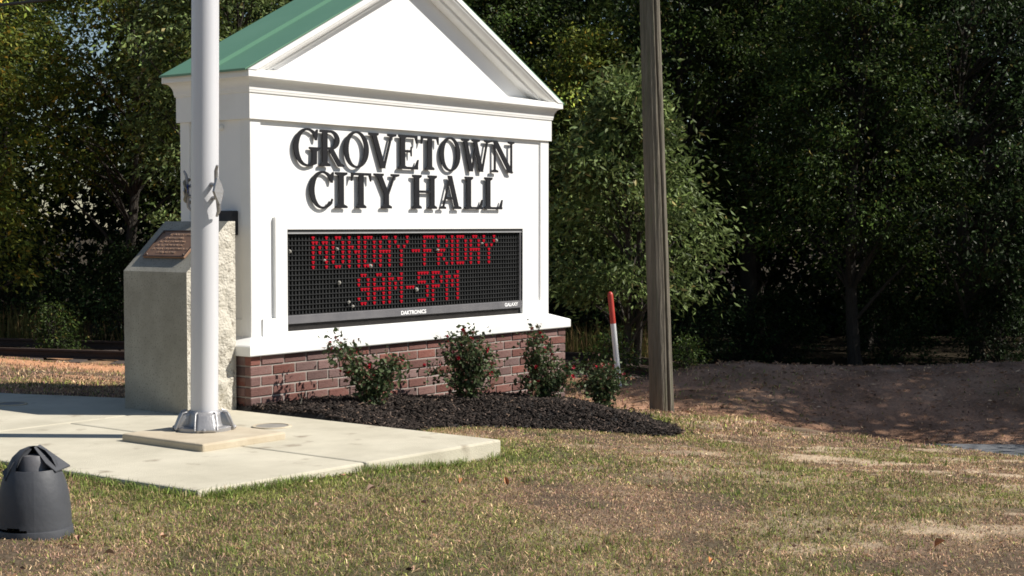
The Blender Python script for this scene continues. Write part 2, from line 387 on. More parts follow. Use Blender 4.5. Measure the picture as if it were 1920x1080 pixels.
# brick base
core = MB().box(.007, L-.007, .007, D-.007, -.62, ZS-.002).obj('brick_base', M['mortar'], sign)
CH, BL, BJ = .0677, .2065, .010
def brick_mesh(l, d=.055, h=CH-BJ):
    mb = MB().box(0, l, 0, d, 0, h); return mb.mesh('brick', bevel=.004, seg=1)
full = brick_mesh(BL-BJ); full.materials.append(M['brick'])
cache = {}
rest = MB()
def brick_row(face, z, off, length):
    edges = [0.]+list(np.arange(off, length-.03, BL))+[length]
    for a, b in zip(edges[:-1], edges[1:]):
        a2 = a+(BJ/2 if a > 0 else 0); b2 = b-(BJ/2 if b < length else 0); l = b2-a2
        if l < .02: continue
        jz = z+rng.normal(0, .0008); out = rng.uniform(-.0025, .0025)
        if face in ('front', 'left'):
            if abs(l-(BL-BJ)) < 1e-4: me = full
            else:
                k = round(l, 3)
                if k not in cache: cache[k] = brick_mesh(k); cache[k].materials.append(M['brick'])
                me = cache[k]
            o = link('brick', me, None, core)
            if face == 'front': o.location = (a2, out, jz)
            else: o.location = (out, D-a2, jz); o.rotation_euler = (0, 0, -math.pi/2)
        elif face == 'right': rest.box(L-.055, L+out, a2, b2, jz, jz+CH-BJ)
        else: rest.box(a2, b2, D-.055, D+out, jz, jz+CH-BJ)
for k in range(11):
    z = ZS-CH*(k+1)+BJ/2
    A = k % 2 == 1
    brick_row('front', z, .197 if A else .0935, L)
    brick_row('left', z, .095 if A else .197, D-.058)
    brick_row('right', z, .095 if A else .197, D)
    brick_row('back', z, .197 if A else .0935, L)
ro = rest.obj('brick_rear_courses', M['brick'], core); ro['kind'] = 'stuff'

def ring(mb, prof, x0, x1, y0, y1):
    """sweep profile (offset out, z) round a rectangle, mitred"""
    n = len(prof); v = []
    for o, z in prof: v += [(x0-o, y0-o, z), (x1+o, y0-o, z), (x1+o, y1+o, z), (x0-o, y1+o, z)]
    f = [(i*4+k, i*4+(k+1) % 4, (i+1)*4+(k+1) % 4, (i+1)*4+k) for i in range(n-1) for k in range(4)]
    mb.add(v, f)
# sill
mb = MB(); ring(mb, [(.085, ZS), (.128, ZS), (.132, ZS+.006), (.132, ZS+.062), (.124, ZS+.070), (.002, .462), (-.02, .462)], I, L-I, I, D-I)
mb.obj('sill', M['white_trim'], sign, smooth=False)
# wall body, recessed 2 cm behind the corner boards
WR = .014
MB().box(I+WR, L-I-WR, I+.058, D-I-WR, .40, 2.10).obj('wall_body', M['white'], sign)
mb = MB()      # front skin with the opening for the message board
for (x0, x1, z0, z1) in ((I+WR, .418, .40, 2.10), (3.033, L-I-WR, .40, 2.10), (.418, 3.033, .40, .482), (.418, 3.033, 1.168, 2.10)):
    mb.add([(x0, I+WR, z0), (x1, I+WR, z0), (x1, I+WR, z1), (x0, I+WR, z1)], [(0, 1, 2, 3)])
for (xa, za, xb, zb) in ((.418, .482, .418, 1.168), (3.033, .482, 3.033, 1.168), (.418, 1.168, 3.033, 1.168), (.418, .482, 3.033, .482)):
    mb.add([(xa, I+WR, za), (xb, I+WR, zb), (xb, I+.0579, zb), (xa, I+.0579, za)], [(0, 1, 2, 3)])
for xa in (I+WR, L-I-WR): mb.add([(xa, I+WR, .4), (xa, I+.0579, .4), (xa, I+.0579, 2.1), (xa, I+WR, 2.1)], [(0, 1, 2, 3)])
mb.obj('wall_panel', M['white'], sign)
# corner boards
def board(x0, x1, y0, y1, z0, z1, name='corner_board'): return MB().box(x0, x1, y0, y1, z0, z1).obj(name, M['white_trim'], sign, bevel=.003, seg=1)
cw = .095
for (x0, x1) in ((I, I+cw), (L-I-cw-.02, L-I)):
    for (y0, y1) in ((I, I+cw), (D-I-cw, D-I)): board(x0, x1, y0, y1, .455, 1.90)
MB().box(I+cw+.001, .3095, I-.012, I+.04, .455, .5775).obj('base_board', M['white_trim'], sign)
MB().box(3.1605, L-I-cw-.021, I-.012, I+.04, .455, .5775).obj('base_board', M['white_trim'], sign)
board(I+.001, I+.06, I+cw+.001, D-I-cw-.001, .455, .577, 'base_board')
# frieze
mb = MB(); ring(mb, [(-.03, 1.8903), (.017, 1.8903), (.017, 2.075), (-.03, 2.075)], I, L-I, I, D-I); mb.obj('frieze', M['white_trim'], sign)
# horizontal cornice
C = .084
cov = [(.050*(1-math.cos(t)), .075*math.sin(t)) for t in np.linspace(0, math.pi/2, 7)]
prof = [(.010, 2.06), (.024, 2.062), (.026, 2.075)]+[(.028+a, 2.078+b) for a, b in cov]+[(C, 2.156), (C, 2.196), (C-.004, 2.200), (-.070, 2.232), (-.12, 2.232)]
mb = MB(); ring(mb, prof, I, L-I, I, D-I); mb.obj('cornice', M['white_trim'], sign)
# gable
XM = L/2; SL = .522; XE = I-C; ZE = 2.203
def zr(x): return ZE+SL*(x-XE) if x <= XM else ZE+SL*((L-XE)-x)
ZA = zr(XM)
for yy, nm in ((I+.060, 'tympanum'), (D-I-.088, 'tympanum')):
    MB().prism([(XE+.06, 2.19), (L-XE-.06, 2.19), (XM, ZA-.03)], yy, yy+.028).obj(nm, M['white'], sign)
rp = [(-.002, C+.004), (.036, C+.004), (.040, C-.002)]+[(.042+.046*math.sin(t), C-.004-.062*(1-math.cos(t))) for t in np.linspace(.3, math.pi/2, 6)]+[(.094, .018), (.112, .016), (.114, -.075), (-.002, -.075)]
for side in (0, 1):
    for s in (-1, 1):
        v = []; n = len(rp)
        for vd, out in rp:
            xs = XE+max(vd, 0)/SL; ys = (I-out) if s < 0 else (D-I+out)
            for x, z in ((xs, ZE-.003), (XM, ZA-vd)):
                v.append((x if side == 0 else L-x, ys, z))
        f = [(2*i, 2*i+1, 2*((i+1) % n)+1, 2*((i+1) % n)) for i in range(n)]
        mb = MB(); mb.add(v, f); mb.obj('raking_cornice', M['white_trim'], sign)
# roof: two pans of sheet metal with standing seams
for side in (0, 1):
    y0, y1 = I-C+.004, D-I+C-.004
    xe = XE-.022; ze = ZE-SL*.022+.006; th = .007
    def P(x, z): return (x if side == 0 else L-x, z)
    poly = [P(xe, ze), P(XM, ZA+.006), P(XM, ZA+.006+th), P(xe, ze+th)]
    ro = MB().prism(poly, y0, y1).obj('roof_pan', M['roof'], sign)
    ym = (y0+y1)/2
    for yy, wb, wt, dz in ((ym-.02, .060, .022, .018),):
        v = []
        for x, z in ((xe, ze+th-.001), (XM, ZA+.006+th-.001)):
            px_ = P(x, z)[0]; v += [(px_, yy-wb, z), (px_, yy-wt, z+dz), (px_, yy+wt, z+dz), (px_, yy+wb, z)]
        MB().add(v, [(0, 1, 2, 3), (7, 6, 5, 4), (0, 4, 5, 1), (1, 5, 6, 2), (2, 6, 7, 3)]).obj('standing_seam', M['roof'], ro)
    q = [P(xe-.003, ze-.006), P(xe, ze-.006), P(xe, ze+th+.001), P(xe-.003, ze+th+.001)]
    MB().prism(q, y0, y1).obj('drip_edge', M['roof'], ro)
MB().prism([(XM-.09, ZA+.02-.09*SL), (XM, ZA+.02), (XM+.09, ZA+.02-.09*SL), (XM+.09, ZA+.034-.09*SL), (XM, ZA+.036), (XM-.09, ZA+.034-.09*SL)], I-C+.002, D-I+C-.002).obj('ridge_cap', M['roof'], sign)

# things on the left side wall
MB().box(I-.045, I+WR+.002, .232, .375, 1.13, 1.292).obj('junction_box', M['dark'], sign, bevel=.006)
ps = MB().lathe([(.001, .03), (.016, .03), (.02, .024), (.02, 0)], 14).mesh('photo_sensor')
ps = link('photo_sensor', ps, M['white_trim'], sign); ps.matrix_local = Matrix.Translation((I+WR, .385, 1.845)) @ Matrix.Rotation(-math.pi/2, 4, 'Y')

# raised letters -----------------------------------------------------------
def arc(cx, cz, a, b, ti, tz, a0, a1, n=28, tip=None):
    """ring strip: outer ellipse a,b ; inner ellipse a-ti, b-tz"""
    out = []
    for k in range(n):
        p = []
        for q in (k, k+1):
            an = R(a0+(a1-a0)*q/n)
            p.append(((cx+a*math.cos(an), cz+b*math.sin(an)), (cx+(a-ti)*math.cos(an), cz+(b-tz)*math.sin(an))))
        out.append([p[0][0], p[1][0], p[1][1], p[0][1]])
    return out
ST, TH, SF = .20, .075, .058
def stem(x, w=ST, z0=0, z1=1): return [[(x-w/2, z0), (x+w/2, z0), (x+w/2, z1), (x-w/2, z1)]]
def serif(x, top, hw, br=.05, w=ST):
    if top: return [[(x-hw, 1-SF), (x-w/2, 1-SF-br), (x+w/2, 1-SF-br), (x+hw, 1-SF), (x+hw, 1), (x-hw, 1)]]
    return [[(x-hw, 0), (x+hw, 0), (x+hw, SF), (x+w/2, SF+br), (x-w/2, SF+br), (x-hw, SF)]]
def dia(xa, za, xb, zb, w): return [[(xa-w/2, za), (xa+w/2, za), (xb+w/2, zb), (xb-w/2, zb)]]
def bar(x0, x1, z0, z1): return [[(x0, z0), (x1, z0), (x1, z1), (x0, z1)]]
def glyph(c, w):
    if c == 'I': return stem(w/2)+serif(w/2, 1, w/2)+serif(w/2, 0, w/2)
    if c == 'T': return stem(w/2)+serif(w/2, 0, .2)+bar(0, w, 1-TH, 1)+[[(0, .76), (.035, .76), (.10, 1-TH), (0, 1-TH)], [(w, .76), (w, 1-TH), (w-.10, 1-TH), (w-.035, .76)]]
    if c == 'L': return stem(.21)+serif(.21, 1, .20)+serif(.19, 0, .18)+bar(.2, w-.03, 0, TH)+[[(w-.18, TH), (w-.05, TH), (w, .30), (w-.05, .30)], [(w-.2, 0), (w-.03, 0), (w-.03, TH)]]
    if c == 'E': return stem(.2)+serif(.2, 1, .19)+serif(.2, 0, .19)+bar(.2, w-.06, 1-TH, 1)+[[(w-.17, 1-TH), (w-.1, .76), (w-.06, .76), (w-.05, 1)]]+bar(.2, w*.66, .49, .49+TH)+[[(w*.6, .49), (w*.66-.035, .38), (w*.66, .38), (w*.66, .67), (w*.66-.035, .67), (w*.6, .56)]]+bar(.2, w-.03, 0, TH)+[[(w-.18, TH), (w-.04, TH), (w, .29), (w-.045, .29)]]
    if c == 'H': return stem(.215)+stem(w-.215)+bar(.2, w-.2, .47, .47+TH)+sum([serif(x, t, .205) for x in (.215, w-.215) for t in (0, 1)], [])
    if c == 'N': return stem(.17, TH+.01)+stem(w-.15, TH+.01)+dia(.17, 1, w-.17, 0, .235)+serif(.17, 0, .165, .03, TH)+serif(w-.16, 1, .16, .03, TH)+bar(0, .2, 1-SF, 1)+[[(w-.25, 0), (w-.11, -.02), (w-.11, .2)]]
    if c == 'V': return dia(.23, .99, w*.5+.03, 0, .2)+dia(w-.2, .99, w*.5+.06, 0, .085)+serif(.22, 1, .21, .03, .2)+serif(w-.19, 1, .19, .03, .09)
    if c == 'W': return dia(.2, .99, w*.34, 0, .185)+dia(w*.5+.02, .9, w*.34+.03, 0, .08)+dia(w*.5-.06, .99, w*.68, 0, .185)+dia(w-.17, .99, w*.68+.03, 0, .08)+serif(.2, 1, .19, .03, .19)+serif(w*.49, 1, .2, .03, .19)+serif(w-.16, 1, .16, .03, .08)
    if c == 'A': return dia(w*.5, 1, .16, 0, .075)+dia(w*.47, 1.01, w-.2, 0, .20)+bar(w*.27, w*.72, .29, .29+TH)+serif(.15, 0, .15, .03, .08)+serif(w-.19, 0, .19, .03, .2)
    if c == 'Y': return dia(.22, .99, w*.5, .42, .21)+dia(w-.19, .99, w*.5+.06, .40, .085)+stem(w*.5, ST, 0, .47)+serif(w*.5, 0, .22)+serif(.215, 1, .21, .03, .2)+serif(w-.18, 1, .18, .03, .09)
    if c == 'O': return arc(w/2, .5, w/2, .52, .185, .062, 0, 360, 48)
    if c == 'C': return arc(w*.54, .5, w*.54, .52, .185, .062, 50, 318, 40)+[[(w-.12, .70), (w-.05, .70), (w, 1.0), (w-.05, 1.0), (w-.2, .86)], [(w*.54+.33, .10), (w*.54+.29, .15), (w-.08, .27), (w-.035, .24)]]
    if c == 'G': return arc(w*.5, .5, w*.5, .52, .185, .062, 55, 305, 40)+[[(w-.23, .70), (w-.16, .70), (w-.12, 1.0), (w-.17, 1.0), (w-.3, .86)], [(w-.36, .0), (w-.17, .06), (w-.16, .46), (w-.34, .46)]]+[[(w-.46, .47), (w-.34, .40), (w-.16, .40), (w-.03, .47), (w-.03, .515), (w-.46, .515)]]
    if c == 'R': return stem(.215)+serif(.215, 0, .2)+bar(.02, .45, 1-TH, 1)+bar(.25, .45, .455, .455+TH)+arc(.43, .7275, .36, .2725, .18, .072, -90, 90, 24)+dia(.43, .50, w-.16, .02, .2)+[[(w-.28, 0), (w, 0), (w, .05), (w-.1, .09)]]
L1 = [('G', .484, .745), ('R', .725, .968), ('O', .962, 1.216), ('V', 1.217, 1.514), ('E', 1.532, 1.757), ('T', 1.78, 1.982), ('O', 2.004, 2.246), ('W', 2.25, 2.617), ('N', 2.623, 2.916)]
L2 = [('C', .632, .868), ('I', .878, .998), ('T', 1.034, 1.239), ('Y', 1.271, 1.545), ('H', 1.684, 1.966), ('A', 1.991, 2.249), ('L', 2.297, 2.520), ('L', 2.535, 2.770)]
HC = .250
for row, z0 in ((L1, 1.600), (L2, 1.314)):
    for i, (c, a, b) in enumerate(row):
        mb = MB(); z1 = z0+(.012*i/8 if row is L1 else .008*i/8)
        yo = I+WR-.025-.003*((i*7) % 3)
        for k, poly in enumerate(glyph(c, (b-a)/HC)):
            pl = [(a+x*HC, z1+z*HC) for x, z in poly]
            mb.prism(pl, yo-.0001*(k % 9), yo+.008)
        o = mb.obj('letter', M['letter'], sign); o['label'] = 'dark raised letter '+c

# message board -----------------------------------------------------------
X0, X1, Z0, Z1 = .418, 3.033, .482, 1.168
# raised white surround
fy = I-.012
for (x0, x1, z0, z1) in ((.310, X0, Z0+.0005, 1.25), (X1, 3.16, Z0+.0005, 1.25), (X0+.0005, X1-.0005, Z1, 1.2495), (.310, 3.16, .455, Z0)):
    MB().box(x0, x1, fy, I+WR+.01, z0, z1).obj('board_surround', M['white_trim'], sign)
board_ = MB().box(X0, X1, I+.030, I+.05, Z0, Z1).obj('message_board', M['ledblack'], sign)
bz = .022
LZ1 = Z1-.042; LZ0 = LZ1-16*.0336
LX0 = .440; PX = .03232
for (x0, x1, z0, z1) in ((X0, X1, LZ1+.012, Z1), (X0, LX0-.012, LZ0, LZ1+.0118), (LX0+80*PX+.004, X1, LZ0, LZ1+.0118)):
    MB().box(x0+.0005, x1-.0005, I-.004, I+.03, z0+.0003, z1-.0003).obj('bezel', M['ledblack'], board_)
MB().box(X0+.008, X1-.012, I-.008, I-.002, LZ1+.012, LZ1+.022).obj('trim_strip', M['trimgrey'], board_)
MB().box(X1-.034, X1-.022, I-.007, I-.002, LZ0, LZ1+.0115).obj('trim_strip', M['bezel'], board_)
MB().box(X0+.001, X1-.001, I-.006, I+.03, LZ0-.058, LZ0-.001).obj('lower_bezel', M['bezel'], board_, bevel=.003, seg=1)
# expanded-metal strip under the bezel: dark panel with a raised diamond mesh
gr = MB().box(X0+.001, X1-.001, I+.020, I+.03, Z0, LZ0-.059).obj('mesh_panel', M['ledblack'], board_)
mb = MB(); zb0, zb1 = Z0+.002, LZ0-.060; hgt = zb1-zb0
for k in range(int((X1-X0)/.014)+8):
    for s in (-1, 1):
        xa = X0-.05+k*.014; xb = xa+s*hgt
        lo, hi = X0+.004, X1-.004
        t0, t1 = 0., 1.
        if xa < lo or xa > hi or xb < lo or xb > hi: continue
        mb.add([(xa-.002, I+.014, zb0), (xa+.002, I+.014, zb0), (xb+.002, I+.014, zb1), (xb-.002, I+.014, zb1)], [(0, 1, 2, 3)])
o = mb.obj('expanded_metal', M['mesh'], gr); o['kind'] = 'stuff'
# louvers (one fin above each row)
for r in range(17):
    z = LZ1-.0336*r
    MB().add([(LX0-.01, I+.010, z-.003), (LX0+80*PX+.003, I+.010, z-.003), (LX0+80*PX+.003, I+.030, z+.002), (LX0-.01, I+.030, z+.002),
              (LX0-.01, I+.010, z), (LX0+80*PX+.003, I+.010, z), (LX0+80*PX+.003, I+.030, z+.006), (LX0-.01, I+.030, z+.006)],
             [(0, 3, 2, 1), (4, 5, 6, 7), (0, 1, 5, 4), (1, 2, 6, 5), (2, 3, 7, 6), (3, 0, 4, 7)]).obj('louver', M['louver'], board_)
# unlit pixel ribs
mb = MB()
for c in range(80):
    x = LX0+(c+.5)*PX
    mb.box(x-.006, x+.006, I+.016, I+.03, LZ0+.002, LZ1-.002)
o = mb.obj('pixel_rib', M['louver'], board_); o['kind'] = 'stuff'
FONT = {'M': ['10001', '11011', '10101', '10101', '10001', '10001', '10001'], 'O': ['0110']+['1001']*5+['0110'],
        'N': ['1001', '1001', '1101', '1011', '1001', '1001', '1001'], 'D': ['1110']+['1001']*5+['1110'],
        'A': ['0110', '1001', '1001', '1111', '1001', '1001', '1001'], 'Y': ['10001', '10001', '01010', '00100', '00100', '00100', '00100'],
        '-': ['000']*3+['111']+['000']*3, 'F': ['1111', '1000', '1000', '1110', '1000', '1000', '1000'],
        'R': ['1110', '1001', '1001', '1110', '1100', '1010', '1001'], 'I': ['1']*7,
        '9': ['0110', '1001', '1001', '0111', '0001', '1001', '0110'], '5': ['1111', '1000', '1110', '0001', '0001', '0001', '1110'],
        'P': ['1110', '1001', '1001', '1110', '1000', '1000', '1000']}
lines = [(0, [('M', 0), ('O', 6), ('N', 11), ('D', 16), ('A', 21), ('Y', 26), ('-', 32), ('F', 36), ('R', 41), ('I', 46), ('D', 48), ('A', 53), ('Y', 58)]),
         (8, [('9', 14), ('A', 19), ('M', 24), ('-', 30), ('5', 34), ('P', 39), ('M', 44)])]
mb = MB()
for r0_, chars in lines:
    for ch, c0 in chars:
        for r, rowbits in enumerate(FONT[ch]):
            for c, bit in enumerate(rowbits):
                if bit != '1': continue
                x = LX0+(c0+7+c+.5)*PX; z = LZ1-.0336*(r0_+r+.5)-.001
                for dx, dz, rr in ((-.0056, .0056, .0044), (.0056, .0056, .0044), (0, -.0054, .0046)):
                    pts = [(x+dx+rr*math.cos(t), z+dz+rr*math.sin(t)) for t in np.linspace(0, 2*math.pi, 9)[:-1]]
                    mb.prism(pts, I+.006, I+.0165)
o = mb.obj('lit_pixels', M['red'], board_); o['kind'] = 'stuff'; o['label'] = 'red lit message MONDAY-FRIDAY 9AM-5PM'
# pale mud nests on the board
for (x, z, s) in ((.452, 1.02, 1.), (.905, 1.03, 1.), (.78, .955, .8), (1.245, .905, 1.2), (.925, .795, 1.1), (2.70, 1.075, 1.1), (1.985, 1.01, .9), (2.52, 1.055, .8), (1.745, .72, 1.3), (1.02, .655, .9), (1.06, .625, .9)):
    v = []; 
    mb = MB().lathe([(.001, .012), (.007, .009), (.011, .002), (.012, -.004)], 7)
    o = mb.obj('mud_nest', M['speckle'], board_); o.location = (x, I-.001, z); o.rotation_euler = (R(90), rng.uniform(0, 3), 0); o.scale = (s*.9, s*1.2, 1)
def text(s, x, z, size, parent, m, y, name, bold=.0, sx=1.):
    cu = bpy.data.curves.new(name, 'FONT'); cu.body = s; cu.size = size; cu.extrude = .0008; cu.offset = bold; cu.align_x = 'LEFT'
    t = bpy.data.objects.new(name, cu); COL.objects.link(t)
    dg = bpy.context.evaluated_depsgraph_get(); me = bpy.data.meshes.new_from_object(t.evaluated_get(dg))
    bpy.data.objects.remove(t)
    me.materials.clear(); o = link(name, me, m, parent); o.location = (x, y, z); o.rotation_euler = (R(90), 0, 0); o.scale = (sx, 1, 1)
    return o
zt = LZ0-.058
def fit_text(s, xa, xb, z, h, nm):
    o = text(s, xa, z, h/.73, board_, M['printwhite'], I-.0075, nm, .0012)
    w = max(v.co.x for v in o.data.vertices); o.scale = ((xb-xa)/w, 1, 1); o['label'] = 'white printed word '+s
fit_text('DAKTRONICS', 1.560, 1.842, LZ0-.047, .028, 'printed_word')
fit_text('GALAXY', 2.800, 2.975, LZ0-.040, .028, 'printed_word')

# ------------------------------------------------------------------ memorial stone
st = empty('memorial_stone', (-.43, .11, 0), 'grey granite memorial stone with sloped top and rough sides', 'memorial stone')
MX, MY, MZ1, MZ2, MXT = .405, .62, .90, 1.222, .345     # sizes from the near corner
def top(x): return MZ1+(MZ2-MZ1)*min(x/MXT, 1)
MB().add([(0, 0, -.02), (0, MY, -.02), (0, MY, MZ1), (0, 0, MZ1), (MXT, MY, MZ2), (MXT, 0, MZ2), (MX, MY, MZ2), (MX, 0, MZ2)],
         [(0, 3, 2, 1), (3, 5, 4, 2), (5, 7, 6, 4)]).obj('sawn_faces', M['granite'], st)
def rough(name, fn, nu, nv):
    U, V = np.meshgrid(np.linspace(0, 1, nu), np.linspace(0, 1, nv), indexing='ij')
    pts = fn(U, V); ix = np.arange(nu*nv).reshape(nu, nv)
    q = np.stack([ix[:-1, :-1], ix[1:, :-1], ix[1:, 1:], ix[:-1, 1:]], -1).reshape(-1, 4)
    return link(name, npmesh(name, pts.reshape(-1, 3), q), M['granite_rough'], st)
def side(y, sgn, seed):
    def fn(U, V):
        x = U*MX; tp = MZ1+(MZ2-MZ1)*np.minimum(x/MXT, 1); z = -.02+V*(tp+.02)
        edge = np.minimum(np.minimum(U, 1-U)*MX, (1-V)*tp)
        d = (fbm(x*7+seed, z*7, 41+seed, 5)-.40)*.085*sstep(edge, 0, .06)+(fbm(x*30, z*24, 44+seed, 2)-.5)*.012*sstep(edge, 0, .015)
        return np.stack([x, y+sgn*d, z], -1)
    return fn
rough('rough_side', side(0, -1, 0), 36, 90); rough('rough_side', side(MY, 1, 5), 24, 60)
def backf(U, V):
    y = U*MY; z = -.02+V*(MZ2+.02); edge = np.minimum(np.minimum(U, 1-U)*MY, (1-V)*MZ2)
    d = (fbm(y*7, z*7, 61, 5)-.4)*.06*sstep(edge, 0, .06)
    return np.stack([MX+d*.0-np.abs(d)*.3, y, z], -1)
rough('rough_back', backf, 24, 50)
# bronze plaque, bolted to the slope (its own thing)
pl = empty('bronze_plaque', (-.43, .11, MZ1), 'bronze plaque with raised text on the sloped top of the memorial stone', 'plaque')
vx, vz = MXT/math.hypot(MXT, MZ2-MZ1), (MZ2-MZ1)/math.hypot(MXT, MZ2-MZ1)
# local frame: x' = decreasing Y (reads left to right), y' = up slope, z' = normal
FR = Matrix(((0, vx, -vz, 0), (-1, 0, 0, 0), (0, vz, vx, 0), (0, 0, 0, 1)))
pl.matrix_world = Matrix.Translation((-.43, .11+.52, MZ1)) @ FR
PW, PH, PV = .405, .245, .118
def pbox(x0, x1, y0, y1, z0, z1, nm, m, par=pl, bev=0): return MB().box(x0, x1, y0, y1, z0, z1).obj(nm, m, par, bevel=bev)
plate = pbox(0, PW, PV, PV+PH, .003, .018, 'plate', M['bronze'], pl, .002)
for (x0, x1, y0, y1) in ((0, PW, PV, PV+.008), (0, PW, PV+PH-.008, PV+PH), (0, .008, PV+.0085, PV+PH-.0085), (PW-.008, PW, PV+.0085, PV+PH-.0085)):
    pbox(x0+.0005, x1-.0005, y0, y1, .0181, .022, 'border', M['bronze_dark'])
for x in (.022, PW-.022):
    for y in (PV+.022, PV+PH-.022):
        MB().lathe([(.001, .008), (.006, .006), (.009, 0)], 10, (x, y, .018)).obj('bolt', M['bronze_dark'], pl)
words = [(.10, .018, [.03, .10, .10, .05]), (.072, .02, [.02, .16]), (.06, .02, [.035, .06, .13]), (.05, .02, [.03, .045, .13, .03]), (.035, .02, [.04, .03, .02, .04, .14, .045]), (.11, .02, [.07, .02, .07])]
yl = PV+PH-.045
mb = MB()
for x, h, ws in words:
    for w in ws:
        n = max(2, int(w/.0125)); 
        for k in range(n):
            xx = x+k*w/n; hh = .013
            kind = rng.integers(0, 4)
            mb.box(xx, xx+.0028, yl, yl+hh, .018, .0215)
            if kind != 1: mb.box(xx+.003, xx+.0085, yl+hh-.003, yl+hh, .018, .0214)
            if kind in (1, 2): mb.box(xx+.003, xx+.0085, yl, yl+.003, .018, .0214)
            if kind in (0, 2): mb.box(xx+.003, xx+.0080, yl+.005, yl+.008, .018, .0214)
        x += w+.012
    yl -= .033
o = mb.obj('raised_text', M['bronze_light'], pl); o['kind'] = 'stuff'

# ------------------------------------------------------------------ flagpole
PXY = (-.994, -.698)
fp = empty('flagpole', (PXY[0], PXY[1], .042), 'tall satin silver flagpole on cast base in front of the sign', 'flagpole')
MB().lathe([(.077, .06), (.0765, 2.0), (.074, 4.0), (.06, 7.0), (.045, 9.0), (.04, 9.2), (.0, 9.21)], 40).obj('shaft', M['pole'], fp, smooth=True)
fp.rotation_euler = Matrix.Rotation(.0105, 3, Vector((-r1, r0, 0))).to_euler()      # the pole leans slightly
# cast shoe: octagonal-ish foot with eight raised pads and pockets
sh = MB(); sh.lathe([(.158, 0), (.158, .020), (.150, .026), (.112, .028), (.106, .040), (.098, .086), (.096, .098), (.088, .108), (.077, .110)], 48)
shoe = sh.obj('cast_base', M['cast'], fp, smooth=True)
poc = math.atan2(CY-PXY[1], CX-PXY[0])
for k in range(4):
    a = poc+R(90*k+3); wd = .056
    prof = [(.070, .0), (.168, .0), (.168, .018), (.160, .034), (.140, .088), (.128, .104), (.100, .106), (.070, .106)]
    mb = MB(); n = len(prof)
    v = [(r, -wd*(1-.16*z/.1), z) for r, z in prof]+[(r, wd*(1-.16*z/.1), z) for r, z in prof]
    mb.add(v, [tuple(range(n)), tuple(range(2*n-1, n-1, -1))]+[(i, i+n, (i+1) % n+n, (i+1) % n) for i in range(n)])
    o = mb.obj('base_lug', M['cast'], shoe, bevel=.012, seg=3, smooth=True); o.rotation_euler = (0, 0, a)
    # thin arch edge framing the pocket beside the lug
    for sgn in (-1, 1):
        b = MB().tube([(.160, sgn*.062, .012), (.142, sgn*.060, .060), (.122, sgn*.056, .100), (.098, sgn*.046, .106)], .0055, 6).obj('pocket_edge', M['cast'], shoe, smooth=True); b.rotation_euler = (0, 0, a)
    b = MB().lathe([(.001, .012), (.009, .010), (.012, 0)], 8).obj('bolt_head', M['cast'], shoe)
    b.matrix_local = Matrix.Rotation(a, 4, 'Z') @ Matrix.Translation((.165, -.012, .014)) @ Matrix.Rotation(math.pi/2, 4, 'Y')
def cleat(ang, tilt, z, name, label, scale=1.):
    """cleat fixed to the shaft at angle ang: diamond plate with two horns standing off"""
    ho = MB()
    # local: x out of the pole, y tangential, z up
    ho.tube([(.020, .0, -.125), (.042, 0, -.10), (.046, 0, -.05), (.046, 0, 0), (.046, 0, .05), (.050, 0, .10), (.066, 0, .128)], [.006, .010, .012, .014, .012, .010, .007], 10)
    c = ho.obj('cleat', M['cast'], fp, smooth=True); c['label'] = label
    mb = MB(); pr = [(-.066, .006), (-.03, .024), (0, .034), (.03, .024), (.066, .006)]
    v = []; 
    for x in (.050, .062):
        v += [(x, -w*(1 if x < .06 else .8), z_) for z_, w in pr]+[(x, w*(1 if x < .06 else .8), z_) for z_, w in pr[::-1]]
    n = 10
    mb.add(v, [tuple(range(n-1, -1, -1)), tuple(range(n, 2*n))]+[(i, (i+1) % n, (i+1) % n+n, i+n) for i in range(n)])
    mb.obj('face_plate', M['cast'], c, bevel=.002, seg=1)
    for zf in (.035, -.035): MB().tube([(-.002, 0, zf), (.046, 0, zf*.86)], [.012, .010], 8).obj('foot', M['cast'], c)
    c.matrix_local = Matrix.Rotation(ang, 4, 'Z') @ Matrix.Translation((.075, 0, z)) @ Matrix.Rotation(tilt, 4, 'X') @ Matrix.Scale(scale, 4)
    return c
right_ang = math.atan2(r1, r0)
cleat(right_ang-R(46), R(6), 1.345, 'cleat', 'bare metal cleat on the sunny side of the pole', 1.12)
cl = cleat(right_ang+R(158), R(-4), 1.345, 'cleat', 'cleat wrapped with rope on the shaded side', .9)
# rope wound on the shaded cleat
rp_ = []
for t in np.linspace(0, 1, 60):
    a = t*math.pi*6; rp_.append((.047+.010*math.sin(a*2), .024*math.sin(a), .075*math.cos(a*.5+.3)))
MB().tube(rp_, .0075, 6).obj('rope', M['rope'], cl)
MB().add([(.03, .012, .045), (.012, .040, .02), (.03, .015, -.015), (.036, .014, .045), (.018, .044, .02), (.036, .017, -.015)],
         [(0, 2, 1), (3, 4, 5), (0, 1, 4, 3), (1, 2, 5, 4), (2, 0, 3, 5)]).obj('blue_tag', M['blue'], cl)

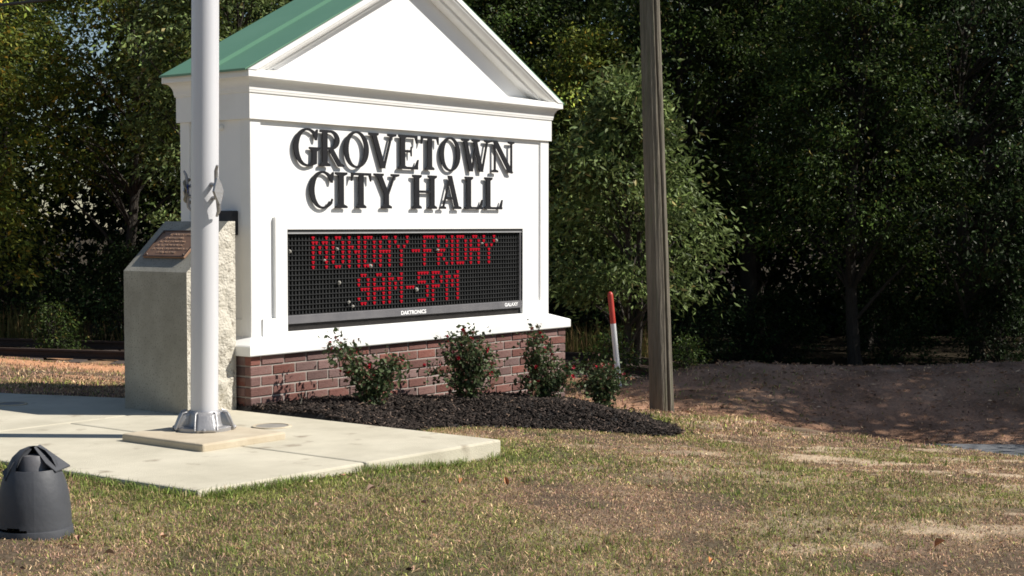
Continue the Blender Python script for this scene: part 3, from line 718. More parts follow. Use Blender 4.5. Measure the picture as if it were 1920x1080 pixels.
# ------------------------------------------------------------------ ground light shroud
bx, by = -3.10, -2.12; bzg = float(gz(np.array(bx), np.array(by)))-.012
ul = empty('light_shroud', (bx, by, bzg), 'dark grey plastic floodlight shroud with broken cap on the lawn', 'light shroud')
toc = math.atan2(CY-by, CX-bx)          # towards the street side, where the cap is broken
def shell(prof, th, a0, a1, n, jag_top=None, jag_bot=None, hole=None):
    """thick-walled lathe sector"""
    mb = MB(); m = len(prof); v = []
    for layer in (0, 1):
        for i, (r, z) in enumerate(prof):
            for k in range(n+1):
                a = a0+(a1-a0)*k/n; zz = z
                if jag_top and i == m-1: zz += jag_top(k/n)
                if jag_bot and i == 0: zz += jag_bot(k/n)
                rr = r-layer*th; v.append((rr*math.cos(a), rr*math.sin(a), zz))
    W = n+1; O = m*W; f = []
    for i in range(m-1):
        for k in range(n):
            if hole and hole(i, k/n): continue
            a = i*W+k; f += [(a, a+1, a+1+W, a+W), (O+a, O+a+W, O+a+1+W, O+a+1)]
    for k in range(n):
        f += [(k, O+k, O+k+1, k+1), ((m-1)*W+k, (m-1)*W+k+1, O+(m-1)*W+k+1, O+(m-1)*W+k)]
    mb.add(v, f); return mb
body = [(.151, 0), (.151, .012), (.149, .034), (.1475, .040), (.1435, .041), (.1434, .050), (.143, .058), (.1425, .064), (.142, .085), (.140, .12), (.134, .17), (.124, .215), (.112, .25), (.101, .272)]
broken = lambda i, t: i < 4 and .42 < ((t*2*math.pi+toc+math.pi/2-R(0)) % (2*math.pi))/(2*math.pi) < .0
shell(body, .005, toc, toc+2*math.pi, 64, hole=lambda i, t: (i == 4 and .80 < t < .955) or (i == 3 and .83 < t < .955) or (i == 5 and .86 < t < .93)).obj('shroud_body', M['shroud'], ul, smooth=True)
# rear half of the dome stays, front is broken open
def jag(t): return .012*math.sin(t*23)+.008*math.sin(t*57)
shell([(.104, .262), (.098, .285), (.080, .318), (.052, .345), (.020, .358), (.002, .360)], .005, toc+R(58), toc+R(318), 40).obj('dome_cap', M['shroud'], ul, smooth=True)
# bent flap hanging over the right side
ra = toc+R(62)
def pol(a, r, z): return (r*math.cos(a), r*math.sin(a), z)
fl = [pol(toc+R(10), .018, .352), pol(toc+R(34), .080, .296), pol(toc+R(48), .112, .262), pol(toc+R(95), .140, .270), pol(toc+R(120), .03, .358)]
mb = MB(); up_ = [(x, y, z+.005) for x, y, z in fl]; n = len(fl)
mb.add(fl+up_, [tuple(range(n-1, -1, -1)), tuple(range(n, 2*n))]+[(i, (i+1) % n, (i+1) % n+n, i+n) for i in range(n)]); mb.obj('broken_flap', M['shroud'], ul)
fl = [pol(toc-R(20), .020, .348), pol(toc-R(62), .02, .350), pol(toc-R(85), .112, .262), pol(toc-R(62), .116, .232), pol(toc-R(56), .088, .300)]
mb = MB(); up_ = [(x*1.05, y*1.05, z+.004) for x, y, z in fl]
mb.add(fl+up_, [tuple(range(n-1, -1, -1)), tuple(range(n, 2*n))]+[(i, (i+1) % n, (i+1) % n+n, i+n) for i in range(n)]); mb.obj('broken_flap', M['shroud'], ul)
lamp = MB().lathe([(.001, .05), (.07, .05), (.072, .30), (.06, .325), (.001, .328)], 24).obj('lamp_housing', M['bezel'], ul, smooth=True)
lamp.location = (.012*math.cos(toc+math.pi), .012*math.sin(toc+math.pi), 0)

# ------------------------------------------------------------------ utility pole, marker post, cable
ux, uy = to_xy(1.335, 13.25); uz = float(gz(np.array(ux), np.array(uy)))
up = empty('utility_pole', (ux, uy, uz), 'weathered grey wooden utility pole with a long vertical crack', 'utility pole')
nz_, na = 60, 96; v = []
for i in range(nz_):
    z = -.4+i*(8.4/(nz_-1)); rad = (.108-.0048*z-.004*math.tanh(z*1.2))
    for k in range(na):
        a = 2*math.pi*k/na
        w = a-(toc+R(12)); w = (w+math.pi) % (2*math.pi)-math.pi      # crack faces the street, right of centre
        c = math.exp(-((w-.10*math.sin(z*1.1))/.10)**2)*.032
        rr = rad-c+.0022*math.sin(a*9+z*.7)+.0015*math.sin(a*17-z*1.3)
        v.append((rr*math.cos(a)-.021*z, rr*math.sin(a)+.027*z, z))
q = [(i*na+k, i*na+(k+1) % na, (i+1)*na+(k+1) % na, (i+1)*na+k) for i in range(nz_-1) for k in range(na)]
link('shaft', npmesh('shaft', v, np.array(q), smooth=True), M['wood'], up)
link('shaft_top', MB().lathe([(.001, 8.02), (.05, 8.01), (.074, 7.99)], 20, (-.168, .216, 0)).mesh('shaft_top'), M['wood'], up)
mp = empty('marker_post', (6.09, 1.16, float(gz(np.array(6.09), np.array(1.16)))-.05), 'white utility marker post with red top leaning beyond the rose bushes', 'marker post')
MB().lathe([(.028, 0), (.028, .70)], 20).obj('post', M['plastic_white'], mp, smooth=True)
MB().lathe([(.0285, .7002), (.0285, .99), (.025, 1.01), (.015, 1.023), (.001, 1.028)], 20).obj('red_cap', M['plastic_red'], mp, smooth=True)
tl = Vector((r0, r1, 0))*-.10
mp.rotation_euler = (0, 0, 0); mp.matrix_world = Matrix.Translation(mp.location) @ Vector((tl.x, tl.y, 1)).to_track_quat('Z', 'Y').to_matrix().to_4x4()
pts = []
for t in np.linspace(-22, 1.55, 60):
    x, y = to_xy(t, 13.0+.75*(t+4.4)/6); pts.append((x, y, 3.065+.088*(t+5.0)**2*(1 if t > -5 else .18)))
cb = MB().tube(pts, .013, 6).obj('overhead_cable', M['cable'], None, smooth=True); setp(cb, 'thin black overhead cable crossing the top left corner', 'cable')

# ------------------------------------------------------------------ railway
tr = empty('railway_track', (0, 0, 0), 'low rusty railway track behind the sign at the wood edge', 'railway track')
for off in (0, 1.435):
    path = []
    for l in np.linspace(-60, 60, 140):
        x, y = to_xy(l, float(rail_d(np.array(l)))+off if l > -40 else float(rail_d(np.array(-40.)))+off-(l+40)*.3265); path.append((x, y))
    mb = MB(); prof = [(-.06, 0), (.06, 0), (.06, .01), (.010, .022), (.010, .075), (.032, .083), (.032, .108), (-.032, .108), (-.032, .083), (-.010, .075), (-.010, .022), (-.06, .01)]
    v = []; n = len(prof)
    for i, (x, y) in enumerate(path):
        p0 = path[max(i-1, 0)]; p1 = path[min(i+1, len(path)-1)]; t = Vector((p1[0]-p0[0], p1[1]-p0[1])).normalized()
        zz = -.482-.2*float(sstep(to_ld(x, y)[0], .9, 3.)); v += [(x-t.y*a, y+t.x*a, zz+b) for a, b in prof]
    mb.add(v, [(i*n+k, i*n+(k+1) % n, (i+1)*n+(k+1) % n, (i+1)*n+k) for i in range(len(path)-1) for k in range(n)])
    mb.obj('rail', M['rail'], tr)
slp = MB().box(-.11, .11, -.45, 1.9, -.12, .0).mesh('sleeper', bevel=.01, seg=1); slp.materials.append(M['sleeper'])
for l in np.arange(-11, 9, .62):
    x, y = to_xy(l, float(rail_d(np.array(l)))); o = link('sleeper', slp, None, tr); o.location = (x, y, -.485-.2*float(sstep(l, .9, 3.))); o.rotation_euler = (0, 0, -YAW+rng.normal(0, .02))

# ------------------------------------------------------------------ mulch bed
xs = np.arange(-.06, 4.0, .04); ys = np.arange(-2.05, .3, .04)
BX, BY = np.meshgrid(xs, ys, indexing='ij')
inb = inpoly(BX, BY, BED)
ebx = dseg(BX, BY, BED, True)
BZ = gz(BX, BY)+np.where(inb, bed_h(BX, BY), -.02)+(fbm(BX*14, BY*14, 71, 3)-.5)*.03*inb
ix = np.arange(BX.size).reshape(BX.shape)
keep = (inb | (ebx < .05))
kq = keep[:-1, :-1] & keep[1:, :-1] & keep[1:, 1:] & keep[:-1, 1:]
q = np.stack([ix[:-1, :-1], ix[1:, :-1], ix[1:, 1:], ix[:-1, 1:]], -1)[kq]
mul = link('mulch_bed', npmesh('mulch_bed', np.stack([BX, BY, BZ], -1).reshape(-1, 3), q, smooth=True), M['mulch']); setp(mul, 'dark mulch bed along the front of the brick base', kind='structure')
n = 34000
cx_ = rng.uniform(-.03, 3.95, n); cy_ = rng.uniform(-2.05, .1, n)
k = inpoly(cx_, cy_, BED) & ~((cx_ > -.0) & (cx_ < L) & (cy_ > -.01)); cx_, cy_ = cx_[k], cy_[k]
jx = rng.normal(0, .03, len(cx_)); jy = rng.normal(0, .03, len(cx_)); cy_ = np.where(cy_+jy > -.02, cy_, cy_+jy); cx_ = np.where(cx_+jx < -.02, cx_, cx_+jx)
czz = gz(cx_, cy_)+bed_h(cx_, cy_)+rng.uniform(-.004, .022, len(cx_))
n = len(cx_)
def slabs(c, l, w, t, tilt, rng_):
    n = len(c); a = rng_.uniform(0, 2*np.pi, n); u = np.stack([np.cos(a), np.sin(a), rng_.normal(0, tilt, n)], -1); u /= np.linalg.norm(u, axis=1)[:, None]
    w0 = np.stack([-np.sin(a), np.cos(a), rng_.normal(0, tilt, n)], -1); nn = np.cross(u, w0); nn /= np.linalg.norm(nn, axis=1)[:, None]; w1 = np.cross(nn, u)
    V = []
    for sz in (-1, 1):
        for sx, sy in ((-1, -1), (1, -1), (1, 1), (-1, 1)):
            V.append(c+u*(sx*l/2)[:, None]+w1*(sy*w/2)[:, None]+nn*(sz*t/2)[:, None])
    V = np.stack(V, 1); b = (np.arange(n)*8)[:, None]
    F = np.concatenate([b+np.array(p) for p in ([4, 5, 6, 7], [0, 1, 5, 4], [1, 2, 6, 5], [2, 3, 7, 6], [3, 0, 4, 7])])
    return V.reshape(-1, 3), F
V, F = slabs(np.stack([cx_, cy_, czz], -1), rng.uniform(.012, .055, n), rng.uniform(.004, .012, n), rng.uniform(.003, .007, n), .45, rng)
cc = np.repeat(np.array([.030, .022, .018])*rng.lognormal(-.3, .65, n)[:, None], 8, 0)
lt = np.repeat(rng.random(n) < .03, 8); cc[lt] = np.array([.16, .11, .08])
ch = link('mulch_chips', npmesh('mulch_chips', V, F, cc), M['chip']); setp(ch, 'loose dark wood chips covering the mulch bed', 'mulch', kind='stuff')

# ------------------------------------------------------------------ leaves and foliage
def leaf_cloud(c, size, asp, rng_, droop=.3, dirs=None):
    """folded diamond leaves: two triangles each"""
    n = len(c)
    d = rng_.normal(0, 1, (n, 3)) if dirs is None else dirs+rng_.normal(0, .5, (n, 3))
    d[:, 2] -= droop; d /= np.linalg.norm(d, axis=1)[:, None]
    h = rng_.normal(0, 1, (n, 3)); s = np.cross(d, h); s /= np.linalg.norm(s, axis=1)[:, None]; nn = np.cross(d, s)
    l = (size*rng_.uniform(.65, 1.3, n))[:, None]; w = l*asp*rng_.uniform(.8, 1.2, n)[:, None]
    V = np.stack([c, c+d*l*.45+s*w*.5+nn*w*.18, c+d*l, c+d*l*.45-s*w*.5+nn*w*.18], 1)
    b = (np.arange(n)*4)[:, None]
    F = np.concatenate([b+np.array([0, 1, 2]), b+np.array([0, 2, 3])])
    return V.reshape(-1, 3), F

def leaf_cols(n, pal, w, rng_, var=.3):
    pal = np.array(pal); i = rng_.choice(len(pal), n, p=np.array(w)/sum(w))
    return np.repeat(pal[i]*rng_.lognormal(0, var, n)[:, None], 4, 0)

OAK = ([.12, .165, .050], [.165, .21, .075], [.07, .105, .03], [.21, .18, .07])
GRN = ([.045, .075, .018], [.07, .105, .022], [.035, .055, .015], [.12, .10, .03])
YEL = ([.16, .175, .03], [.12, .155, .028], [.28, .19, .03], [.08, .11, .022])
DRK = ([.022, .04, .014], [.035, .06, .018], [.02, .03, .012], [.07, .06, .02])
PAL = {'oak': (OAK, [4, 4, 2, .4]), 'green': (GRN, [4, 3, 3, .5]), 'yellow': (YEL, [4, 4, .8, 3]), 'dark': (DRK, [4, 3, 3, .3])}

def tree_meshes(name, seed, H, rad, base, kind, nclump, nleaf, lsize, trunk_r, trunks=1, asp=.42, cone=False):
    g = np.random.default_rng(seed); wood = MB(); pts = []
    cl = []
    for k in range(nclump):
        t = g.random()**.85; z = base+(H-base)*t
        rr = rad*(math.sin(math.pi*min(1, (.18+.82*t)))**.6 if t < .98 else .25)
        if cone: rr = rad*(1.08*(1-t)**.75 if t > .12 else .75)
        rr *= .72+.5*vnoise(np.array(t*6.), np.array(k % 7*1.), seed)
        a = g.uniform(0, 2*math.pi); r = rr*math.sqrt(g.uniform(.08, 1.))
        cl.append((r*math.cos(a), r*math.sin(a), z+g.normal(0, .1)))
    cl = np.array(cl)
    for tr_ in range(trunks):
        ox, oy = (0, 0) if trunks == 1 else (g.uniform(-.12, .12), g.uniform(-.12, .12))
        ph = g.uniform(0, 6); bend = g.uniform(.05, .2)
        path = [(ox+bend*math.sin(ph+z*.7)-bend*math.sin(ph), oy+bend*math.cos(ph+z*.6)-bend*math.cos(ph), z) for z in np.linspace(-.3, H*.95, 14)]
        wood.tube(path, [max(.008, trunk_r*(1-.9*i/13)*(1.35 if i == 0 else 1)) for i in range(14)], 9)
        if tr_ == 0: main = path
    nb = min(nclump, 70)
    for k in g.choice(nclump, nb, replace=False):
        e = cl[k]; zs = max(base*.55, e[2]-g.uniform(.3, 1.0)*math.hypot(e[0], e[1])-.1)
        i = int(np.clip((zs+.3)/(H*.95+.3)*13, 0, 12)); s = Vector(main[i]); e = Vector(e)
        m = (s+e)/2+Vector((g.normal(0, .06), g.normal(0, .06), g.uniform(.0, .15)))
        r = trunk_r*.30*(1-.6*i/13)+.004
        wood.tube([s, m, e], [r, r*.6, .004], 5, cap=False)
    per = nleaf//nclump
    C_ = np.repeat(cl, per, 0); sig = g.uniform(.12, .26, nclump)[:, None]*(rad/1.6)**.4
    off = g.normal(0, 1, (len(C_), 3)); off[:, 2] *= .62
    off = off*np.repeat(sig, per, 0)
    P_ = C_+off
    out = P_*np.array([1, 1, .2]); out /= np.maximum(np.linalg.norm(out, axis=1), .1)[:, None]
    P_[:, 2] = np.maximum(P_[:, 2], .12)
    V, F = leaf_cloud(P_, lsize, asp, g, .55, out*.6)
    pal, w = PAL[kind]
    clv = np.repeat(np.repeat(g.lognormal(-.03, .36, nclump), per), 4)[:, None]  # random leaf tone per clump, spread widened to paint in sunlit and shaded clumps
    col = leaf_cols(len(P_), pal, w, g)*clv
    return wood.mesh(name+'_trunk', smooth=True), npmesh(name+'_crown', V, F, col)

def pine_meshes(name, seed, H, base, rad, n_spray, tr_r):
    g = np.random.default_rng(seed); wood = MB()
    wood.tube([(0.03*math.sin(z), .03*math.cos(z*1.3), z) for z in np.linspace(-.3, H, 16)], [tr_r*(1-.8*i/15) for i in range(16)], 10)
    cs, ds = [], []
    for k in range(n_spray):
        z = g.uniform(base, H); a = g.uniform(0, 6.283); r = rad*g.uniform(.25, 1)*(1-.55*(z-base)/(H-base))
        e = Vector((r*math.cos(a), r*math.sin(a), z+r*g.uniform(-.1, .3)))
        if k % 3 == 0: wood.tube([(0, 0, z-.05), (e.x*.55, e.y*.55, z+.02), e], [.02, .012, .004], 5, cap=False)
        for q in range(3):
            c = np.array(e)+g.normal(0, .09, 3); nn = 70
            d = g.normal(0, 1, (nn, 3))+np.array([math.cos(a), math.sin(a), .35])*.9; d /= np.linalg.norm(d, axis=1)[:, None]
            cs.append(np.repeat(c[None], nn, 0)+g.normal(0, .03, (nn, 3))); ds.append(d)
    c = np.concatenate(cs); d = np.concatenate(ds); n = len(c); l = g.uniform(.10, .19, n)[:, None]
    s = np.cross(d, g.normal(0, 1, (n, 3))); s /= np.linalg.norm(s, axis=1)[:, None]
    V = np.stack([c-s*.0045, c+s*.0045, c+d*l+np.array([0, 0, -.015])], 1).reshape(-1, 3); F = np.arange(n*3).reshape(n, 3)
    col = np.repeat(np.array([.075, .105, .025])*g.lognormal(0, .35, n)[:, None], 3, 0)
    return wood.mesh(name+'_trunk', smooth=True), npmesh(name+'_crown', V, F, col)

TM = {}
TM['yellow'] = tree_meshes('yellow', 1, 6.0, 1.75, .9, 'yellow', 250, 26000, .085, .10)
TM['yellowhigh'] = tree_meshes('yellowhigh', 21, 6.8, 1.8, 2.5, 'yellow', 210, 21000, .09, .11)
TM['green'] = tree_meshes('green', 2, 6.8, 1.9, 1.7, 'green', 260, 33000, .078, .12)
TM['olive'] = tree_meshes('olive', 3, 6.4, 1.7, 1.75, 'oak', 240, 26000, .085, .10)
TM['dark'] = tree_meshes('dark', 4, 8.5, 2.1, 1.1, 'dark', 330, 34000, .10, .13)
TM['sap'] = tree_meshes('sapling', 5, 3.5, 1.40, .95, 'oak', 150, 16500, .088, .055, trunks=2, asp=.36, cone=True)
TM['pine'] = pine_meshes('pine', 6, 8.0, 2.1, 1.5, 200, .14)
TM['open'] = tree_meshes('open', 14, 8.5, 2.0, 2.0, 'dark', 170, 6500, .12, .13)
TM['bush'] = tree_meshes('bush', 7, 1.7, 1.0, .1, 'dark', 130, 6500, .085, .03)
TM['brush'] = tree_meshes('brush', 8, .75, .42, .05, 'green', 60, 1800, .06, .012, trunks=3)
for a, b in TM.values(): a.materials.append(M['bark']); b.materials.append(M['leaf'])
def tree(kind, la_, d, s, rz, name, label, cat='tree', group=None, sz=None):
    x, y = to_xy(la_, d); e = empty(name, (x, y, float(gz(np.array(x), np.array(y)))-.03), label, cat, group, rz)
    e.scale = (s, s, sz or s)
    link('trunk', TM[kind][0], None, e); link('crown', TM[kind][1], None, e)
    return e
FG = 'trees along the wood edge'
tree('yellow', -8.15, 21.0, 1.0, .3, 'deciduous_tree', 'yellow-green sunlit tree at the far left edge', group=FG)
tree('yellowhigh', -5.9, 22.6, .95, 2.1, 'deciduous_tree', 'tree with yellow leaves second from the left edge', group=FG)
tree('green', -4.7, 24.4, .95, 1.2, 'deciduous_tree', 'dark green tree left of the stone below the sky gap', group=FG)
tree('olive', -3.85, 21.0, .95, 4.0, 'deciduous_tree', 'olive-green tree touching the left end of the green roof', group=FG)
tree('olive', -2.0, 24.2, 1.02, .7, 'deciduous_tree', 'olive tree hidden behind the left roof slope', group=FG)
tree('green', -.2, 24.2, .85, 3.0, 'deciduous_tree', 'leafy tree directly behind the gable', group=FG)
tree('yellow', 1.15, 21.6, .74, 5.2, 'deciduous_tree', 'bright green tree just right of the gable tip', group=FG)
tree('pine', .75, 25.0, 1.0, 1.0, 'pine_tree', 'pine tree right of the gable behind the oak sapling', group=FG)
tree('sap', 1.40, 17.95, 1.0, 1.4, 'oak_sapling', 'small oak with drooping sunlit leaves behind the utility pole', group=None)
tree('green', 2.75, 22.2, .95, 2.2, 'deciduous_tree', 'shaded green tree right of the utility pole', group=FG)
tree('pine', 3.55, 22.3, 1.05, 2.5, 'pine_tree', 'pine with dark bare trunk right of the utility pole', group=FG)
tree('green', 4.65, 20.2, .82, .2, 'deciduous_tree', 'tree with a few sunlit leaves in the middle of the dark right wood', group=FG)
tree('dark', 6.4, 20.5, .80, 1.1, 'deciduous_tree', 'very dark tree at the right edge', group=FG)
tree('dark', 5.4, 22.9, 1.0, 3.3, 'deciduous_tree', 'tall dark tree second from the right edge', group=FG)
for k, (l, d, s) in enumerate(((-8.6, 25.0, 1.0), (-6.1, 26.4, .62), (-3.2, 26.2, 1.0), (-1.3, 26.0, 1.0), (.6, 26.6, 1.05), (2.4, 25.4, 1.05), (4.3, 25.8, 1.1), (7.6, 24.5, 1.1), (9.6, 25, 1.1))):
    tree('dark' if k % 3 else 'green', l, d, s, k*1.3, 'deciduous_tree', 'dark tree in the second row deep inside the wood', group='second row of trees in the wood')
# tall trees outside the frame on the right whose shade falls on the bank
for k, (l, d, s) in enumerate(((7.0, 14.7, .62), (7.7, 13.7, .72), (8.6, 15.0, .78), (9.4, 13.5, .74), (10.4, 15.1, 1.05), (12.4, 15.3, 1.2), (11.6, 14.7, 1.1), (9.2, 21.2, .8))):
    tree('open' if d < 16 else 'dark', l, d, s, k*2.1, 'deciduous_tree', 'tall tree beyond the right edge shading the bank', group='trees shading the bank')
for k, (l, d, s) in enumerate(((-5.6, 22.0, .8), (-3.0, 21.5, .8), (-7.6, 22.6, .9), (-.2, 20.6, .9), (2.4, 20.4, .7), (3.7, 20.9, .6), (5.2, 20.6, .6), (6.6, 20.2, .6), (1.0, 20.6, .7))):
    tree('bush', l, d, s, k*1.7, 'undergrowth_bush', 'dark leafy bush in the shaded undergrowth of the wood', 'bush', 'undergrowth bushes at the foot of the wood')
for l, d, s, lb in ((-6.05, 19.75, .8, 'small bright green weed bush in the dry grass behind the track at left'), (1.05, 16.0, .75, 'small green weed bush beside the marker post'), (1.95, 16.9, .65, 'low green weed clump right of the utility pole')):
    tree('brush', l, d, s, l, 'weed_bush', lb, 'bush')
# far wood, one mass
n = 130000; g = np.random.default_rng(77)
l = g.uniform(-17, 19, n); d = g.uniform(26.5, 31, n); x, y = to_xy(l, d)
h = 8.5+2*vnoise(l*.5, d*.5, 3); z = -.6+h*g.random(n)**np.where(np.arange(n) < 70000, .9, 2.4)
hole = (vnoise(l*1.1, z*1.0, 9) > .86) & (z > 2.8)
gap = (np.abs(l/d+.287) < .017) & (z > 3.8+.6*vnoise(l*3, z*3, 2)) & (g.random(n) < .85)
P_ = np.stack([x, y, z], -1)[~(hole | gap)]
V, F = leaf_cloud(P_, .20, .55, g, .4)
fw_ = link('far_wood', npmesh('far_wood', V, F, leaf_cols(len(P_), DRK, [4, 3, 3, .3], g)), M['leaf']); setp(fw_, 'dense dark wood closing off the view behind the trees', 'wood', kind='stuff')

# tall dry weeds behind the track
def blades(x, y, z, h, w, lean, g, seg=True):
    n = len(x); a = g.uniform(0, 2*np.pi, n); b = g.uniform(0, 2*np.pi, n); ln = np.abs(g.normal(0, lean, n))
    base = np.stack([x, y, z], -1); s = np.stack([np.cos(a), np.sin(a), 0*a], -1)*w[:, None]*.5
    dr = np.stack([np.cos(b), np.sin(b), 0*b], -1)
    m = base+dr*(ln*h*.35)[:, None]+np.array([0, 0, 1.])*(h*.6)[:, None]
    t = base+dr*(ln*h)[:, None]+np.array([0, 0, 1.])*(h*np.maximum(.25, 1-ln*.35))[:, None]
    V = np.stack([base-s, base+s, m+s*.7, m-s*.7, t], 1); bb = (np.arange(n)*5)[:, None]
    return V.reshape(-1, 3), [bb+np.array([0, 1, 2, 3]), bb+np.array([3, 2, 4])]
def joinf(fs): return fs
g = np.random.default_rng(5); n = 9000
l = g.uniform(-11, 9, n); dd_ = np.abs(g.normal(0, .55, n))+2.0; d = rail_d(l)+dd_; x, y = to_xy(l, d)
pt = vnoise(l*1.3, d, 4)
k = (pt > .25) & (l < 1.9); x, y, l, d = x[k], y[k], l[k], d[k]; n = len(x)
V, F = blades(x, y, gz(x, y), g.uniform(.25, .62, n)*(.6+.6*pt[k]), g.uniform(.006, .014, n), .35, g)
pal = np.array([[.22, .17, .06], [.16, .15, .05], [.10, .12, .03], [.24, .15, .07]]); col = np.repeat(pal[g.integers(0, 4, n)]*g.lognormal(0, .25, n)[:, None], 5, 0)
setp(link('tall_dry_grass', npmesh('tall_dry_grass', V, F, col), M['grass']), 'tall golden dry grass between the track and the wood', 'grass', kind='stuff')

# ------------------------------------------------------------------ lawn grass
g = np.random.default_rng(9)
def lawn(la0, la1, d0, d1, dens, hs, ws, seed):
    area = (la1-la0)*(d1-d0); n = int(area*dens); l = g.uniform(la0, la1, n); d = g.uniform(d0, d1, n); x, y = to_xy(l, d)
    lim = .40*d+.4
    k = (np.abs(l) < lim); x, y, l, d = x[k], y[k], l[k], d[k]
    inside = inpoly(x, y, SLAB_POLY) | inpoly(x, y, BED) | ((x > -.02) & (x < L+.02) & (y > -.02) & (y < D))
    bare, orange, green, bank, forest, n1, n2 = lawn_masks(x, y)
    p = (1-.93*bare)*(1-.90*orange*(1-bank*.5))*(1-forest)*(1-.75*bank)*(.35+.65*sstep(n2, .30, .50)+.3*green)
    la_, dd = l, d
    road = (la_ > 2.1) & (d > 11.15) & (d < 13.0)
    k = (g.random(len(x)) < p) & ~inside & ~road & (d < rail_d(l)-.4)
    x, y, green, n2, n1, bare = x[k], y[k], green[k], n2[k], n1[k], bare[k]; n = len(x)
    h = g.uniform(*hs, n)*(.75+.55*green)
    V, F = blades(x, y, gz(x, y)-.003, h, g.uniform(*ws, n), 1.35, g)
    pg = np.clip(.15+.60*green+.45*(n1-.5), .04, .95)
    isg = g.random(n) < pg
    dead = np.array([[.33, .235, .145], [.44, .35, .22], [.21, .145, .105], [.27, .17, .14]])[g.choice(4, n, p=[.34, .2, .26, .2])]
    gr = np.array([[.155, .195, .05], [.20, .24, .065], [.115, .15, .036], [.25, .245, .10]])[g.choice(4, n, p=[.35, .2, .25, .2])]
    c = np.where(isg[:, None], gr, dead)*np.array([1.06, .98, .93])*g.lognormal(.30, .36, n)[:, None]*(.72+.56*fbm(x*5, y*5, 51, 3))[:, None]
    return V, F, np.repeat(c, 5, 0)
parts = [lawn(-3.0, 3.2, 4.6, 7.2, 11000, (.008, .028), (.0028, .0052), 1), lawn(-4.2, 4.8, 7.2, 10.2, 6500, (.009, .028), (.004, .0065), 2),
         lawn(-4.2, 5.4, 10.2, 13.4, 3000, (.012, .034), (.006, .009), 3), lawn(.4, 6.4, 13.0, 16.4, 1300, (.014, .045), (.007, .011), 5), lawn(-8.5, 3.2, 10.4, 19.5, 700, (.025, .06), (.008, .013), 4)]
off = 0; VV = []; FQ = []; FT = []; CC = []
for V, F, c in parts:
    VV.append(V); FQ.append(F[0]+off); FT.append(F[1]+off); CC.append(c); off += len(V)
setp(link('lawn_grass', npmesh('lawn_grass', np.concatenate(VV), [np.concatenate(FQ), np.concatenate(FT)], np.concatenate(CC)), M['grass']), 'short patchy half dry lawn grass', 'grass', kind='stuff')

# taller tufts and weeds standing out of the lawn, one mass with the turf
g = np.random.default_rng(44); nt = 420
l = g.uniform(-2.8, 4.0, nt); d = 4.8+7.5*g.random(nt)**.8; x, y = to_xy(l, d)
k = ~(inpoly(x, y, SLAB_POLY) | inpoly(x, y, BED) | (x > 3.6)); x, y = x[k], y[k]
es = dseg(x, y, SLAB_POLY, True)
nb = 16; X_ = np.repeat(x, nb)+g.normal(0, .022, len(x)*nb); Y_ = np.repeat(y, nb)+g.normal(0, .022, len(x)*nb); n = len(X_)
V, F = blades(X_, Y_, gz(X_, Y_)-.003, g.uniform(.02, .055, n), g.uniform(.003, .006, n), .7, g)
tint = np.repeat(np.array([[.19, .24, .06], [.30, .24, .14], [.13, .18, .045], [.40, .32, .20]])[g.choice(4, len(x), p=[.4, .2, .3, .1])], nb, 0)*g.lognormal(0, .25, n)[:, None]
setp(link('lawn_tufts', npmesh('lawn_tufts', V, F, np.repeat(tint, 5, 0)), M['grass']), 'scattered taller tufts of grass and weeds in the lawn', 'grass', kind='stuff')
n = 500; l = g.uniform(-3, 4, n); d = g.uniform(4.8, 12, n); x, y = to_xy(l, d)
k = ~(inpoly(x, y, SLAB_POLY) | inpoly(x, y, BED) | (x > 3.6)); x, y = x[k], y[k]; n = len(x)
V, F = leaf_cloud(np.stack([x, y, gz(x, y)+.014], -1), .024, .5, g, .0, np.stack([g.normal(0, 2, n), g.normal(0, 2, n), 0*x], -1))
setp(link('lawn_litter', npmesh('lawn_litter', V, F, leaf_cols(n, [[.38, .20, .11], [.24, .13, .08], [.52, .40, .27], [.10, .06, .045]], [3, 3, 2, 2], g)), M['chip']), 'tiny scraps of dry leaf scattered over the lawn', 'leaf litter', kind='stuff')

# ragged grass creeping over the walkway edge
g = np.random.default_rng(61); n = 5200; t = g.random(n)
left = g.random(n) < .4
x = np.where(left, -2.175-.02*t+g.normal(0, .03, n)-.01, -2.16+t*2.1); y = np.where(left, -2.0+t*2.6, -2.02-.095*t+g.normal(0, .03, n)-.012)
dens = fbm(x*4, y*4, 81, 3); k = (g.random(n) < sstep(dens, .36, .6)) & (np.where(left, x < -2.165, y < -2.01-.095*t)); x, y = x[k], y[k]; n = len(x)
V, F = blades(x, y, gz(x, y)-.003, g.uniform(.025, .065, n), g.uniform(.003, .006, n), .9, g)
tint = np.array([[.19, .25, .06], [.15, .20, .05], [.34, .27, .16]])[g.choice(3, n, p=[.45, .35, .2])]*g.lognormal(.1, .28, n)[:, None]
setp(link('edge_grass', npmesh('edge_grass', V, F, np.repeat(tint, 5, 0)), M['grass']), 'fresh green grass creeping over the walkway edge', 'grass', kind='stuff')

# leaf litter on the bank and along the wood edge
g = np.random.default_rng(31); n = 3200
l = g.uniform(.4, 7, n); d = g.uniform(12.9, 16.2, n); x, y = to_xy(l, d)
V, F = leaf_cloud(np.stack([x, y, gz(x, y)+.008], -1), .05, .4, g, .0, np.stack([g.normal(0, 2, n), g.normal(0, 2, n), 0*l], -1))
V[:, 2] = np.maximum(V[:, 2], gz(V[:, 0], V[:, 1])+.003)
setp(link('leaf_litter', npmesh('leaf_litter', V, F, leaf_cols(n, [[.32, .19, .12], [.24, .145, .09], [.42, .28, .18], [.16, .10, .07]], [3, 3, 1.5, 1], g)), M['chip']), 'brown leaf litter and pine straw on the shaded bank', 'leaf litter', kind='stuff')

